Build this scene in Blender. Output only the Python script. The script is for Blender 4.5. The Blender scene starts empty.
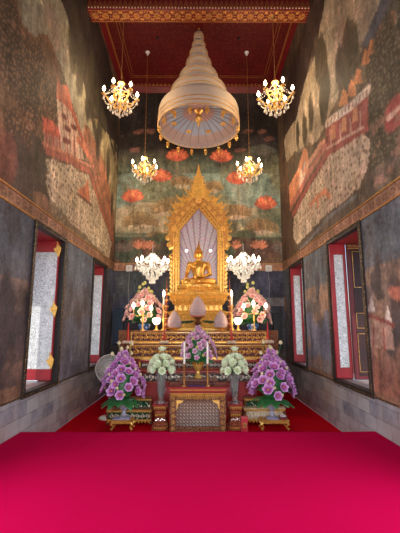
import bpy, math, random
import numpy as np
from mathutils import Vector, Matrix

random.seed(7)
RNG = np.random.default_rng(7)
SC = bpy.context.scene
COL = SC.collection
PI = math.pi

# ------------------------------------------------------------------ camera
F, CX, CY = 355.0, 198.5, 266.5
PITCH = math.radians(9.4)
CP, SP = math.cos(PITCH), math.sin(PITCH)
EYE = 1.6
W = 2.7            # half width of the hall
YB = 11.2          # back wall
LOW = -0.37        # lower floor
ZC = 9.85          # ceiling

def at(px, py, Y):
    """a point of the hall seen at px, py on the plane Y"""
    a = (px - CX) / F; b = (CY - py) / F
    t = Y / (CP - b * SP)
    return a * t, EYE + t * (SP + b * CP)

def atw(px, py, side):
    """the same on a side wall: (Y, Z)"""
    a = (px - CX) / F; b = (CY - py) / F
    t = side * W / a
    return t * (CP - b * SP), EYE + t * (SP + b * CP)

cam = bpy.data.cameras.new('camera')
cam.sensor_fit = 'VERTICAL'; cam.sensor_height = 24.0; cam.sensor_width = 18.0
cam.lens = 24.0 * F / 533.0
cam.clip_start = 0.05
camo = bpy.data.objects.new('camera', cam); COL.objects.link(camo)
camo.location = (0, 0, EYE)
camo.rotation_euler = (PI / 2 + PITCH, 0, -math.atan(1.5 / F))
SC.camera = camo

# ------------------------------------------------------------------ mesh builder
class MB:
    def __init__(s):
        s.v = []; s.f = []; s.m = []; s.cur = 0
    def mat(s, i):
        s.cur = i; return s
    def add(s, vs, fs):
        b = len(s.v); s.v.extend([tuple(p) for p in vs])
        s.f.extend([tuple(i + b for i in f) for f in fs]); s.m.extend([s.cur] * len(fs))
        return s
    def box(s, x0, x1, y0, y1, z0, z1):
        v = [(x0,y0,z0),(x1,y0,z0),(x1,y1,z0),(x0,y1,z0),(x0,y0,z1),(x1,y0,z1),(x1,y1,z1),(x0,y1,z1)]
        return s.add(v, [(3,2,1,0),(4,5,6,7),(0,1,5,4),(1,2,6,5),(2,3,7,6),(3,0,4,7)])
    def bbox(s, x0, x1, y0, y1, z0, z1, b=0.01):
        """box with bevelled edges all round"""
        return s.loft([[(x0+b,y0+b,z0),(x1-b,y0+b,z0),(x1-b,y1-b,z0),(x0+b,y1-b,z0)],
                       [(x0,y0,z0+b),(x1,y0,z0+b),(x1,y1,z0+b),(x0,y1,z0+b)],
                       [(x0,y0,z1-b),(x1,y0,z1-b),(x1,y1,z1-b),(x0,y1,z1-b)],
                       [(x0+b,y0+b,z1),(x1-b,y0+b,z1),(x1-b,y1-b,z1),(x0+b,y1-b,z1)]])
    def loft(s, rings, cap=True):
        n = len(rings[0]); vs = [p for r in rings for p in r]; fs = []
        for k in range(len(rings) - 1):
            for i in range(n):
                j = (i + 1) % n
                fs.append((k*n+i, k*n+j, (k+1)*n+j, (k+1)*n+i))
        if cap:
            fs.append(tuple(reversed(range(n)))); fs.append(tuple((len(rings)-1)*n + i for i in range(n)))
        return s.add(vs, fs)
    def lathe(s, prof, c=(0,0,0), seg=16, sx=1.0, sy=1.0, cap=True):
        rings = []
        for r, z in prof:
            r = max(r, 1e-4)
            rings.append([(c[0]+sx*r*math.cos(2*PI*i/seg), c[1]+sy*r*math.sin(2*PI*i/seg), c[2]+z) for i in range(seg)])
        return s.loft(rings, cap)
    def ell(s, c, r, seg=12, rings=8, M=None):
        if not isinstance(r, (tuple, list)): r = (r, r, r)
        rr = []
        for k in range(rings + 1):
            a = -PI/2 + PI*k/rings
            ca = max(math.cos(a), 1e-3)
            row = []
            for i in range(seg):
                p = Vector((r[0]*ca*math.cos(2*PI*i/seg), r[1]*ca*math.sin(2*PI*i/seg), r[2]*math.sin(a)))
                if M is not None: p = M @ p
                row.append((p.x+c[0], p.y+c[1], p.z+c[2]))
            rr.append(row)
        return s.loft(rr)
    def tube(s, pts, rad, seg=6, flat=1.0):
        pts = [Vector(p) for p in pts]
        if not isinstance(rad, (list, tuple)): rad = [rad] * len(pts)
        rings = []; prev = None
        for i, p in enumerate(pts):
            t = (pts[min(i+1, len(pts)-1)] - pts[max(i-1, 0)])
            if t.length < 1e-9: t = Vector((0,0,1))
            t.normalize()
            if prev is None:
                ref = Vector((0,1,0)) if abs(t.y) < 0.9 else Vector((1,0,0))
                u = t.cross(ref).normalized()
            else:
                u = (prev - t * prev.dot(t))
                u = u.normalized() if u.length > 1e-6 else t.orthogonal().normalized()
            prev = u; w = t.cross(u)
            r = max(rad[i], 1e-4)
            rings.append([tuple(p + u*(r*math.cos(2*PI*k/seg)) + w*(r*flat*math.sin(2*PI*k/seg))) for k in range(seg)])
        return s.loft(rings)
    def prism(s, poly, y0, y1, b=0.0, cx=None):
        """polygon in x, z extruded along y (bevel b shrinks the front towards the centroid)"""
        n = len(poly)
        if b:
            mx = sum(p[0] for p in poly)/n; mz = sum(p[1] for p in poly)/n
            k = lambda p: (p[0]+(mx-p[0])*b, p[1]+(mz-p[1])*b)
            return s.loft([[(*[k(p)[0]], y0, k(p)[1]) for p in poly], [(p[0], y0+(y1-y0)*0.4, p[1]) for p in poly], [(p[0], y1, p[1]) for p in poly]])
        return s.loft([[(p[0], y0, p[1]) for p in poly], [(p[0], y1, p[1]) for p in poly]])
    def band(s, outer, inner, y0, y1):
        """closed strip between two open polylines (x,z) of the same length, extruded along y"""
        n = len(outer)
        for i in range(n-1):
            q = [outer[i], outer[i+1], inner[i+1], inner[i]]
            s.loft([[(p[0], y0, p[1]) for p in q], [(p[0], y1, p[1]) for p in q]])
        return s
    def merge(s, o, M=None):
        b = len(s.v)
        s.v.extend([tuple(M @ Vector(p)) if M is not None else p for p in o.v])
        s.f.extend([tuple(i+b for i in f) for f in o.f]); s.m.extend(o.m)
        return s
    def mesh(s, name, mats, smooth=35):
        me = bpy.data.meshes.new(name)
        me.from_pydata(s.v, [], s.f)
        if not isinstance(mats, (list, tuple)): mats = [mats]
        for m in mats: me.materials.append(m)
        if len(mats) > 1: me.polygons.foreach_set('material_index', np.array(s.m, dtype=np.int32))
        me.update()
        # consistent outward normals
        import bmesh
        bm = bmesh.new(); bm.from_mesh(me)
        bmesh.ops.recalc_face_normals(bm, faces=bm.faces[:])
        bm.to_mesh(me); bm.free()
        if smooth:
            me.polygons.foreach_set('use_smooth', [True]*len(me.polygons))
            me.set_sharp_from_angle(angle=math.radians(smooth))
        me.update()
        return me
    def obj(s, name, mats, parent=None, smooth=35):
        return place(s.mesh(name, mats, smooth), name, parent)

def place(me, name, parent=None, loc=None, rot=None, scale=None):
    o = bpy.data.objects.new(name, me); COL.objects.link(o)
    if parent is not None: o.parent = parent
    if loc is not None: o.location = loc
    if rot is not None: o.rotation_euler = rot
    if scale is not None: o.scale = scale if isinstance(scale, (tuple, list)) else (scale,)*3
    return o

def tag(o, label, cat, group=None):
    o['label'] = label; o['category'] = cat
    if group: o['group'] = group
    return o

def thing(name, label, cat, loc=(0,0,0), rotz=0.0, group=None):
    o = bpy.data.objects.new(name, None); COL.objects.link(o)
    o.empty_display_size = 0.1
    o.location = loc; o.rotation_euler = (0, 0, rotz)
    return tag(o, label, cat, group)

def struct(o):
    o['kind'] = 'structure'; return o

def kids(o):
    return [c for c in bpy.data.objects if c.parent == o]

def dup(o, loc, label, rotz=None, sx=None):
    """copy of a thing with its parts and sub-parts"""
    def rec(a, par):
        c = a.copy(); COL.objects.link(c); c.parent = par
        for ch in kids(a): rec(ch, c)
        return c
    ch = kids(o)
    r = o.copy(); COL.objects.link(r)
    for c in ch: rec(c, r)
    r.location = loc
    if rotz is not None: r.rotation_euler = (0, 0, rotz)
    if sx is not None: r.scale = (sx, 1, 1)
    r['label'] = label
    return r

# ------------------------------------------------------------------ materials
def lin(c):
    out = []
    for x in c:
        x = x / 255.0
        out.append(x/12.92 if x <= 0.04045 else ((x+0.055)/1.055)**2.4)
    return out

class NT:
    def __init__(s, name):
        s.m = bpy.data.materials.new(name); s.m.use_nodes = True
        s.t = s.m.node_tree; s.n = s.t.nodes; s.l = s.t.links
        s.b = s.n['Principled BSDF']
    def new(s, ty, **kw):
        n = s.n.new(ty)
        for k, v in kw.items():
            if k.startswith('i_'):
                n.inputs[k[2:].replace('_', ' ')].default_value = v
            else: setattr(n, k, v)
        return n
    def link(s, a, b): s.l.new(a, b); return s
    def set(s, **kw):
        for k, v in kw.items():
            s.b.inputs[k.replace('_', ' ')].default_value = v
        return s
    def coord(s, scale=(1,1,1), kind='Object'):
        tc = s.new('ShaderNodeTexCoord'); mp = s.new('ShaderNodeMapping')
        mp.inputs['Scale'].default_value = scale
        s.link(tc.outputs[kind], mp.inputs['Vector'])
        return mp.outputs['Vector']
    def ramp(s, fac, stops, interp='LINEAR'):
        r = s.new('ShaderNodeValToRGB'); cr = r.color_ramp; cr.interpolation = interp
        while len(cr.elements) < len(stops): cr.elements.new(0.5)
        for e, (p, c) in zip(cr.elements, stops):
            e.position = p; e.color = (*c[:3], 1)
        s.link(fac, r.inputs['Fac']); return r.outputs['Color']
    def bump(s, h, strength=0.3, dist=0.02):
        b = s.new('ShaderNodeBump'); b.inputs['Strength'].default_value = strength; b.inputs['Distance'].default_value = dist
        s.link(h, b.inputs['Height']); s.link(b.outputs['Normal'], s.b.inputs['Normal']); return s
    def mix(s, fac, a, b, mode='MIX'):
        m = s.new('ShaderNodeMix'); m.data_type = 'RGBA'; m.blend_type = mode
        for val, inp in ((fac, m.inputs[0]), (a, m.inputs[6]), (b, m.inputs[7])):
            if isinstance(val, (int, float)): inp.default_value = val
            elif isinstance(val, (tuple, list)): inp.default_value = (*val[:3], 1)
            else: s.link(val, inp)
        return m.outputs[2]
    def math(s, op, a, b=None, c=None):
        m = s.new('ShaderNodeMath', operation=op)
        for v, i in ((a, 0), (b, 1), (c, 2)):
            if v is None: continue
            if isinstance(v, (int, float)): m.inputs[i].default_value = v
            else: s.link(v, m.inputs[i])
        return m.outputs[0]
    def noise(s, vec, scale=5.0, detail=3.0, rough=0.5):
        n = s.new('ShaderNodeTexNoise'); n.inputs['Scale'].default_value = scale
        n.inputs['Detail'].default_value = detail; n.inputs['Roughness'].default_value = rough
        s.link(vec, n.inputs['Vector']); return n.outputs['Fac']
    def voro(s, vec, scale=10.0, feature='F1', out='Distance', rnd=1.0):
        n = s.new('ShaderNodeTexVoronoi', feature=feature); n.inputs['Scale'].default_value = scale
        n.inputs['Randomness'].default_value = rnd
        s.link(vec, n.inputs['Vector']); return n.outputs[out]

def plain(name, col, rough=0.5, metal=0.0, var=0.15, scale=12.0, bump=0.0, coat=0.0):
    """one colour with a soft mottling"""
    t = NT(name); v = t.coord()
    n = t.noise(v, scale, 4)
    a = [max(0, x*(1-var)) for x in col]; b = [min(1, x*(1+var)) for x in col]
    t.link(t.ramp(n, [(0.3, a), (0.7, b)]), t.b.inputs['Base Color'])
    t.set(Roughness=rough, Metallic=metal)
    if coat: t.b.inputs['Coat Weight'].default_value = coat
    if bump: t.bump(n, bump, 0.01)
    return t.m

def carved(name, hi, lo, scale=26.0, metal=0.85, rough=0.32, strength=0.6, lo_at=0.12, hi_at=0.34):
    """gilded carving: raised cells of HI over recesses of LO"""
    t = NT(name); v = t.coord()
    w = t.noise(v, scale*0.35, 2)
    off = t.new('ShaderNodeVectorMath', operation='MULTIPLY_ADD')
    cmb = t.new('ShaderNodeCombineXYZ')
    for k in 'XYZ': t.link(w, cmb.inputs[k])
    t.link(cmb.outputs[0], off.inputs[0]); off.inputs[1].default_value = (0.06,)*3; t.link(v, off.inputs[2])
    d = t.voro(off.outputs[0], scale, 'DISTANCE_TO_EDGE')
    s2 = t.math('SINE', t.math('MULTIPLY', t.voro(off.outputs[0], scale*0.5), 26.0))
    h = t.math('ADD', d, t.math('MULTIPLY', s2, 0.09))
    col = t.ramp(h, [(lo_at, lo), (hi_at, hi)])
    t.link(col, t.b.inputs['Base Color'])
    mr = t.ramp(h, [(lo_at, (0.15,)*3), (hi_at, (metal,)*3)])
    t.link(mr, t.b.inputs['Metallic'])
    t.set(Roughness=rough)
    t.bump(h, strength, 0.02)
    return t.m

M = {}
M['gold'] = plain('gold_leaf', (0.85, 0.49, 0.12), 0.32, 0.55, 0.25, 14.0, 0.08)
M['gold_dim'] = plain('aged_gilding', (0.50, 0.26, 0.08), 0.38, 0.6, 0.45, 22.0, 0.15)
M['gold_statue'] = plain('polished_gold', (0.66, 0.34, 0.07), 0.30, 0.85, 0.12, 6.0)
M['gold_soft'] = plain('matt_gold', (0.85, 0.48, 0.11), 0.40, 0.40, 0.25, 20.0, 0.15)
M['gold_carved'] = carved('carved_gold', (0.88, 0.52, 0.12), (0.46, 0.18, 0.03), 24.0, 0.5)
M['gold_red'] = carved('carved_gold_on_red', (0.58, 0.27, 0.08), (0.20, 0.018, 0.012), 26.0, 0.6, 0.36)
M['gold_fine'] = carved('fine_gilt_carving', (0.56, 0.30, 0.11), (0.12, 0.02, 0.012), 40.0, 0.6, 0.36)
M['gold_dark'] = carved('gilt_on_black', (0.62, 0.38, 0.14), (0.015, 0.012, 0.012), 34.0)
M['mosaic_silver'] = carved('silver_mosaic_on_black', (0.80, 0.76, 0.70), (0.03, 0.012, 0.015), 30.0, 0.5, 0.25)
M['mosaic_white'] = carved('pale_mosaic', (0.86, 0.80, 0.66), (0.50, 0.38, 0.22), 30.0, 0.3, 0.3)
M['red_lacquer'] = plain('red_lacquer', (0.30, 0.015, 0.015), 0.28, 0.0, 0.2, 5.0, 0.0, 0.4)
M['red_wood'] = plain('red_painted_wood', (0.30, 0.012, 0.02), 0.4, 0.0, 0.2, 4.0)
M['dark_red'] = plain('dark_red_lacquer', (0.10, 0.008, 0.012), 0.55, 0.0, 0.25, 4.0)
M['black_lacquer'] = plain('black_lacquer', (0.014, 0.011, 0.010), 0.5, 0.0, 0.3, 6.0)
M['brown_wood'] = plain('dark_brown_wood', (0.15, 0.065, 0.04), 0.3, 0.0, 0.35, 18.0)
M['green_glass'] = plain('green_glass_inlay', (0.02, 0.09, 0.05), 0.15, 0.3, 0.5, 60.0)
M['cream_cloth'] = None
M['white_plastic'] = plain('white_plastic', (0.75, 0.74, 0.70), 0.4, 0.0, 0.03)
M['black_plastic'] = plain('black_plastic', (0.012, 0.013, 0.017), 0.4, 0.0, 0.1)
M['blue_black'] = plain('blue_black_plastic', (0.02, 0.04, 0.075), 0.3, 0.0, 0.2)
M['grey_metal'] = plain('grey_metal', (0.5, 0.5, 0.52), 0.35, 0.8, 0.1)
M['wax'] = plain('white_wax', (0.85, 0.82, 0.74), 0.5, 0.0, 0.03)
M['red_wax'] = plain('red_wax', (0.50, 0.02, 0.015), 0.35, 0.0, 0.08)
M['leaf'] = plain('green_leaf', (0.035, 0.16, 0.045), 0.45, 0.0, 0.45, 14.0)
M['leaf_yellow'] = plain('yellow_green_bud', (0.55, 0.55, 0.16), 0.5, 0.0, 0.25, 20.0)
M['bud_cream'] = plain('cream_bud', (0.72, 0.62, 0.36), 0.5, 0.0, 0.2, 20.0)
M['lotus'] = plain('pale_green_petal', (0.76, 0.86, 0.62), 0.5, 0.0, 0.14, 30.0)
M['orange_petal'] = plain('orange_petal', (0.80, 0.16, 0.03), 0.5, 0.0, 0.3, 30.0)
M['stem'] = plain('green_stem', (0.06, 0.17, 0.05), 0.5, 0.0, 0.3, 20.0)
M['lilac_cloth'] = plain('lilac_cloth', (0.40, 0.36, 0.55), 0.8, 0.0, 0.2, 20.0)
M['purple_cloth'] = plain('dark_purple_cloth', (0.09, 0.03, 0.12), 0.7, 0.0, 0.3, 20.0)

def petal_mat(name, throat, mid, edge, r):
    """colour runs from the heart of the blossom to the petal tips"""
    t = NT(name); tc = t.new('ShaderNodeTexCoord')
    ln = t.new('ShaderNodeVectorMath', operation='LENGTH'); t.link(tc.outputs['Object'], ln.inputs[0])
    d = t.math('DIVIDE', ln.outputs['Value'], r)
    n = t.noise(tc.outputs['Object'], 30.0, 2)
    d2 = t.math('ADD', d, t.math('MULTIPLY', t.math('SUBTRACT', n, 0.5), 0.35))
    t.link(t.ramp(d2, [(0.18, throat), (0.5, mid), (0.98, edge)]), t.b.inputs['Base Color'])
    t.set(Roughness=0.55)
    t.b.inputs['Subsurface Weight'].default_value = 0.0
    return t.m
M['petal_purple'] = petal_mat('purple_petal', (0.42, 0.07, 0.12), (0.40, 0.08, 0.38), (0.66, 0.36, 0.66), 0.1)
M['petal_pink'] = petal_mat('pink_petal', (0.65, 0.12, 0.14), (0.78, 0.33, 0.34), (0.88, 0.62, 0.55), 0.1)
M['petal_orchid'] = petal_mat('orchid_petal', (0.50, 0.08, 0.25), (0.52, 0.20, 0.44), (0.70, 0.46, 0.60), 0.06)

def emit(name, col, strength):
    t = NT(name)
    t.set(Roughness=0.3); t.b.inputs['Base Color'].default_value = (*col, 1)
    t.b.inputs['Emission Color'].default_value = (*col, 1)
    t.b.inputs['Emission Strength'].default_value = strength
    return t.m
M['bulb_warm'] = emit('lit_warm_bulb', (1.0, 0.76, 0.44), 22.0)
M['bulb_white'] = emit('lit_white_bulb', (1.0, 0.88, 0.68), 18.0)
M['bulb_off'] = plain('unlit_bulb', (0.75, 0.55, 0.45), 0.15, 0.0, 0.05)

def glassy(name, col, trans=0.7, rough=0.05, ior=1.45):
    t = NT(name); t.set(Roughness=rough, IOR=ior)
    t.b.inputs['Transmission Weight'].default_value = trans
    n = t.noise(t.coord(), 15.0, 2)
    t.link(t.ramp(n, [(0.3, [x*0.92 for x in col]), (0.7, col)]), t.b.inputs['Base Color'])
    return t.m
M['crystal'] = glassy('cut_crystal', (0.92, 0.86, 0.74), 0.25, 0.06, 1.6)
M['crystal_white'] = glassy('white_cut_crystal', (0.90, 0.92, 0.86), 0.15, 0.08, 1.6)
M['glass'] = glassy('clear_glass', (0.93, 0.95, 0.97), 0.9, 0.02)
M['frosted'] = glassy('pale_cut_glass', (0.72, 0.70, 0.88), 0.55, 0.12)
M['fan_plastic'] = glassy('clear_plastic', (0.9, 0.95, 0.97), 0.8, 0.15, 1.15)

def porcelain():
    t = NT('blue_white_porcelain'); v = t.coord()
    n = t.noise(v, 16.0, 3)
    t.link(t.ramp(n, [(0.46, (0.75, 0.80, 0.85)), (0.52, (0.08, 0.20, 0.55))]), t.b.inputs['Base Color'])
    t.set(Roughness=0.12); return t.m
M['porcelain'] = porcelain()

def cloth(name, col, thread=90.0):
    t = NT(name); v = t.coord()
    n = t.noise(v, 4.0, 4); d = t.voro(v, thread)
    c = t.mix(t.math('MULTIPLY', d, 0.5), col, [x*0.7 for x in col])
    t.link(t.mix(0.35, c, t.ramp(n, [(0.3, [x*0.75 for x in col]), (0.7, col)])), t.b.inputs['Base Color'])
    t.set(Roughness=0.75); t.bump(d, 0.15, 0.004); return t.m
M['cream_cloth'] = cloth('cream_brocade', (0.70, 0.57, 0.43), 40.0)
M['pale_lining'] = cloth('pale_lining', (0.55, 0.44, 0.40), 50.0)
M['phum_mat'] = cloth('grey_lilac_garland', (0.50, 0.36, 0.36), 60.0)

def carpet(name, col, sheen=0.2):
    t = NT(name); v = t.coord()
    n = t.noise(v, 260.0, 2); n2 = t.noise(v, 1.6, 4); n3 = t.noise(t.coord((1.0, 9.0, 1.0)), 3.0, 3)
    a = [x*0.86 for x in col]
    c = t.mix(n2, a, col)
    c = t.mix(t.math('MULTIPLY', n3, 0.3), c, [min(1, x*1.12) for x in col])
    t.link(c, t.b.inputs['Base Color'])
    t.set(Roughness=0.9)
    t.b.inputs['Specular IOR Level'].default_value = 0.03
    t.bump(n, 0.35, 0.004); return t.m
M['carpet'] = carpet('crimson_carpet', (0.44, 0.0004, 0.050))
M['carpet_far'] = carpet('red_carpet', (0.46, 0.002, 0.012))

def stone():
    t = NT('marble_tiles'); tc = t.new('ShaderNodeTexCoord'); sp = t.new('ShaderNodeSeparateXYZ'); cb = t.new('ShaderNodeCombineXYZ')
    t.link(tc.outputs['Object'], sp.inputs[0]); t.link(sp.outputs['Y'], cb.inputs['X']); t.link(sp.outputs['Z'], cb.inputs['Y'])
    br = t.new('ShaderNodeTexBrick'); t.link(cb.outputs[0], br.inputs['Vector'])
    br.inputs['Scale'].default_value = 1.0; br.inputs['Brick Width'].default_value = 0.42; br.inputs['Row Height'].default_value = 0.217
    br.inputs['Mortar Size'].default_value = 0.005; br.offset = 0.5
    br.inputs['Color1'].default_value = (*lin((166, 166, 170)), 1); br.inputs['Color2'].default_value = (*lin((108, 112, 130)), 1)
    br.inputs['Mortar'].default_value = (*lin((84, 78, 74)), 1); br.inputs['Bias'].default_value = 0.0
    n = t.noise(cb.outputs[0], 3.2, 6, 0.65); n2 = t.noise(cb.outputs[0], 1.1, 4)
    c = t.mix(t.ramp(n, [(0.35, (0,)*3), (0.75, (0.75,)*3)]), br.outputs['Color'], lin((184, 182, 182)))
    c = t.mix(t.ramp(n2, [(0.45, (0,)*3), (0.7, (0.6,)*3)]), c, lin((140, 118, 102)))
    t.link(c, t.b.inputs['Base Color']); t.set(Roughness=0.22)
    return t.m
M['stone'] = stone()

def ceiling_mat():
    t = NT('red_stencilled_ceiling'); v = t.coord()
    d = t.voro(v, 5.5, 'F1', rnd=0.15); e = t.voro(v, 16.0, 'F1')
    ring = t.math('ABSOLUTE', t.math('SUBTRACT', d, 0.36))
    k = t.math('MULTIPLY', t.math('LESS_THAN', ring, 0.085), t.math('LESS_THAN', e, 0.42))
    dot = t.math('LESS_THAN', d, 0.11)
    k = t.math('MAXIMUM', k, dot)
    n = t.noise(v, 2.0, 4)
    base = t.ramp(n, [(0.3, (0.085, 0.0012, 0.004)), (0.7, (0.12, 0.002, 0.006))])
    c = t.mix(t.math('MULTIPLY', k, 0.24), base, (0.42, 0.13, 0.03))
    t.link(c, t.b.inputs['Base Color']); t.set(Roughness=0.5); return t.m
M['ceiling'] = ceiling_mat()
M['beam_red'] = plain('beam_red', (0.15, 0.005, 0.008), 0.45, 0.0, 0.2, 3.0)
M['gold_paint'] = plain('gold_paint', (0.46, 0.19, 0.045), 0.45, 0.4, 0.4, 25.0)

def pearl():
    """white glass mosaic with grey-gold scrollwork"""
    t = NT('white_mosaic_panel'); v = t.coord()
    w = t.noise(v, 9.0, 3)
    s2 = t.math('SINE', t.math('MULTIPLY', t.voro(v, 24.0), 22.0))
    h = t.math('ADD', t.math('MULTIPLY', s2, 0.5), w)
    c = t.ramp(h, [(0.12, lin((120, 122, 118))), (0.38, lin((190, 194, 192))), (0.8, (0.82, 0.85, 0.87))])
    t.link(c, t.b.inputs['Base Color']); t.set(Roughness=0.35); t.bump(h, 0.25, 0.01); return t.m
M['pearl'] = pearl()

def nimbus():
    """mauve mirror glass backdrop with fine lines fanning out from behind the statue"""
    t = NT('mauve_mirror_mosaic'); tc = t.new('ShaderNodeTexCoord'); sp = t.new('ShaderNodeSeparateXYZ')
    t.link(tc.outputs['Object'], sp.inputs[0])
    x = sp.outputs['X']; z = t.math('SUBTRACT', sp.outputs['Z'], 0.35)
    ang = t.math('ARCTAN2', x, z)
    rr = t.math('SQRT', t.math('ADD', t.math('MULTIPLY', x, x), t.math('MULTIPLY', z, z)))
    s1 = t.math('SINE', t.math('ADD', t.math('MULTIPLY', ang, 52.0), t.math('MULTIPLY', t.math('SINE', t.math('MULTIPLY', rr, 60.0)), 0.35)))
    cells = t.voro(tc.outputs['Object'], 34.0, 'F1', 'Color')
    base = t.mix(0.55, lin((206, 196, 204)), cells, 'MULTIPLY')
    base = t.mix(0.45, base, lin((192, 178, 190)))
    k = t.ramp(s1, [(0.55, (0,)*3), (0.98, (0.62,)*3)])
    t.link(t.mix(k, base, lin((110, 66, 74))), t.b.inputs['Base Color'])
    t.set(Roughness=0.35, Metallic=0.15); return t.m
M['nimbus'] = nimbus()

def painted():
    """wall painting: its own colours with the grain of brushed pigment"""
    t = NT('painted_plaster'); a = t.new('ShaderNodeVertexColor'); a.layer_name = 'paint'
    v = t.coord()
    n = t.noise(v, 16.0, 8, 0.72); n2 = t.noise(t.coord((1, 1, 0.3)), 6.0, 5, 0.6)
    g = t.math('ADD', t.math('MULTIPLY', n, 0.9), t.math('MULTIPLY', n2, 0.7))
    k = t.ramp(g, [(0.56, (0.45,)*3), (0.80, (0.97,)*3), (1.0, (1.5,)*3)])
    t.link(t.mix(1.0, a.outputs['Color'], k, 'MULTIPLY'), t.b.inputs['Base Color'])
    t.set(Roughness=0.62); t.b.inputs['Specular IOR Level'].default_value = 0.25
    return t.m
M['mural'] = painted()
# ------------------------------------------------------------------ wall paintings
def vnoise(u, v, scale, seed):
    """fractal value noise on numpy arrays, 0..1"""
    r = np.random.default_rng(seed); T = r.random((257, 257)); out = 0; amp = 0.5; tot = 0
    for o in range(4):
        x = u*scale*2**o + 13.7*o; y = v*scale*2**o + 7.3*o
        xi = np.floor(x).astype(int); yi = np.floor(y).astype(int)
        fx = x-xi; fy = y-yi; fx = fx*fx*(3-2*fx); fy = fy*fy*(3-2*fy)
        a = T[xi % 256, yi % 256]; b = T[(xi+1) % 256, yi % 256]; c = T[xi % 256, (yi+1) % 256]; d = T[(xi+1) % 256, (yi+1) % 256]
        out = out + amp*((a*(1-fx)+b*fx)*(1-fy)+(c*(1-fx)+d*fx)*fy); tot += amp; amp *= 0.5
    return out/tot

class Paint:
    """colours of a painted wall; u along the wall, v = height; shapes are given in metres on that wall"""
    def __init__(s, U, V, base, conv, seed):
        s.U, s.V, s.conv, s.seed = U, V, conv, seed
        s.C = np.tile(np.array(lin(base)), (U.size, 1))
        s.n1 = vnoise(U, V, 1.7, seed); s.n2 = vnoise(U, V, 1.7, seed+1); s.n3 = vnoise(U, V, 6.0, seed+2); s.n4 = vnoise(U, V, 6.0, seed+3); s.n5 = RNG.random(U.size); s.n6 = RNG.random(U.size)
    def warp(s, w):
        w = w*0.85+0.005
        return s.U + (s.n1-0.5)*w*2.2 + (s.n3-0.5)*w + (s.n5-0.5)*w*0.3, s.V + (s.n2-0.5)*w*2.2 + (s.n4-0.5)*w + (s.n6-0.5)*w*0.35
    def blend(s, mask, col, alpha=1.0):
        m = (mask*alpha)[:, None]; s.C = s.C*(1-m) + np.array(lin(col))*m
    def mottle(s, col, scale, lo, hi, seed, alpha=1.0, within=None):
        n = vnoise(s.U, s.V, scale, seed); m = np.clip((n-lo)/(hi-lo), 0, 1)
        if within is not None: m = m*within
        s.blend(m, col, alpha)
    def pts(s, px): return [s.conv(*p) for p in px]
    def pmask(s, px, w=0.08, raw=False):
        P = px if raw else s.pts(px); u, v = s.warp(w)
        ins = np.zeros(u.size, bool); n = len(P)
        for i in range(n):
            (x1, y1), (x2, y2) = P[i], P[(i+1) % n]
            c = ((y1 > v) != (y2 > v))
            with np.errstate(divide='ignore', invalid='ignore'):
                ins ^= c & (u < (x2-x1)*(v-y1)/(y2-y1+1e-12)+x1)
        return ins.astype(float)
    def poly(s, px, col, alpha=1.0, w=0.08, raw=False):
        m = s.pmask(px, w, raw); s.blend(m, col, alpha); return m
    def ell(s, px, ru, rv, col, alpha=1.0, w=0.08, soft=0.25):
        c = s.conv(*px); u, v = s.warp(w)
        d = np.sqrt(((u-c[0])/ru)**2 + ((v-c[1])/rv)**2)
        m = np.clip((1-d)/soft, 0, 1); s.blend(m, col, alpha); return m
    def line(s, px, width, col, alpha=1.0, w=0.02):
        P = s.pts(px); u, v = s.warp(w); best = np.full(u.size, 1e9)
        for (x1, y1), (x2, y2) in zip(P[:-1], P[1:]):
            L = (x2-x1)**2+(y2-y1)**2+1e-12
            t = np.clip(((u-x1)*(x2-x1)+(v-y1)*(y2-y1))/L, 0, 1)
            best = np.minimum(best, np.hypot(u-x1-t*(x2-x1), v-y1-t*(y2-y1)))
        m = np.clip((width-best)/(width*0.4), 0, 1); s.blend(m, col, alpha); return m

BAND0, BAND1, DADO = 3.33, 3.55, 0.52

def tree(p, px, ru, rv, col, alpha=0.9):
    c = p.conv(*px)
    for k in range(7):
        a = 2*PI*k/7
        q = (c[0]+ru*0.5*math.cos(a), c[1]+rv*0.55*math.sin(a))
        u, v = p.warp(0.12)
        m = np.clip((1-np.sqrt(((u-q[0])/(ru*0.62))**2+((v-q[1])/(rv*0.6))**2))/0.3, 0, 1)
        p.blend(m, col, alpha)

def dots(p, mask, scale, col, thr=0.3, alpha=0.8, seed=3):
    """small figures, flowers or pebbles scattered over a painted field"""
    u, v = p.warp(0.03); gu, gv = u*scale, v*scale
    iu, iv = np.floor(gu), np.floor(gv)
    h = np.abs(np.sin(iu*127.1+iv*311.7+seed)*43758.5) % 1; h2 = np.abs(np.sin(iu*269.5+iv*183.3+seed)*24634.6) % 1
    d = np.hypot(gu-iu-0.2-0.6*h, (gv-iv-0.2-0.6*h2)*(0.7+0.8*h))
    p.blend((d < thr*(0.5+h*0.5)).astype(float)*mask, col, min(1.0, alpha*0.6))

def band_paint(p, mask_u=None):
    m = ((p.V > BAND0) & (p.V < BAND1)).astype(float)
    p.blend(m, (146, 100, 70)); p.mottle((172, 124, 88), 3.0, 0.45, 0.65, 51, 0.8, m)
    g = p.U/0.2; d = np.hypot((g-np.floor(g)-0.5)*0.2, (p.V-(BAND0+BAND1)/2))
    p.blend(((np.abs(d-0.052) < 0.017)).astype(float)*m, (96, 58, 42), 0.75)
    e = (((p.V > BAND0) & (p.V < BAND0+0.025)) | ((p.V < BAND1) & (p.V > BAND1-0.025))).astype(float)
    p.blend(e, (104, 62, 40), 0.8)

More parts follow.
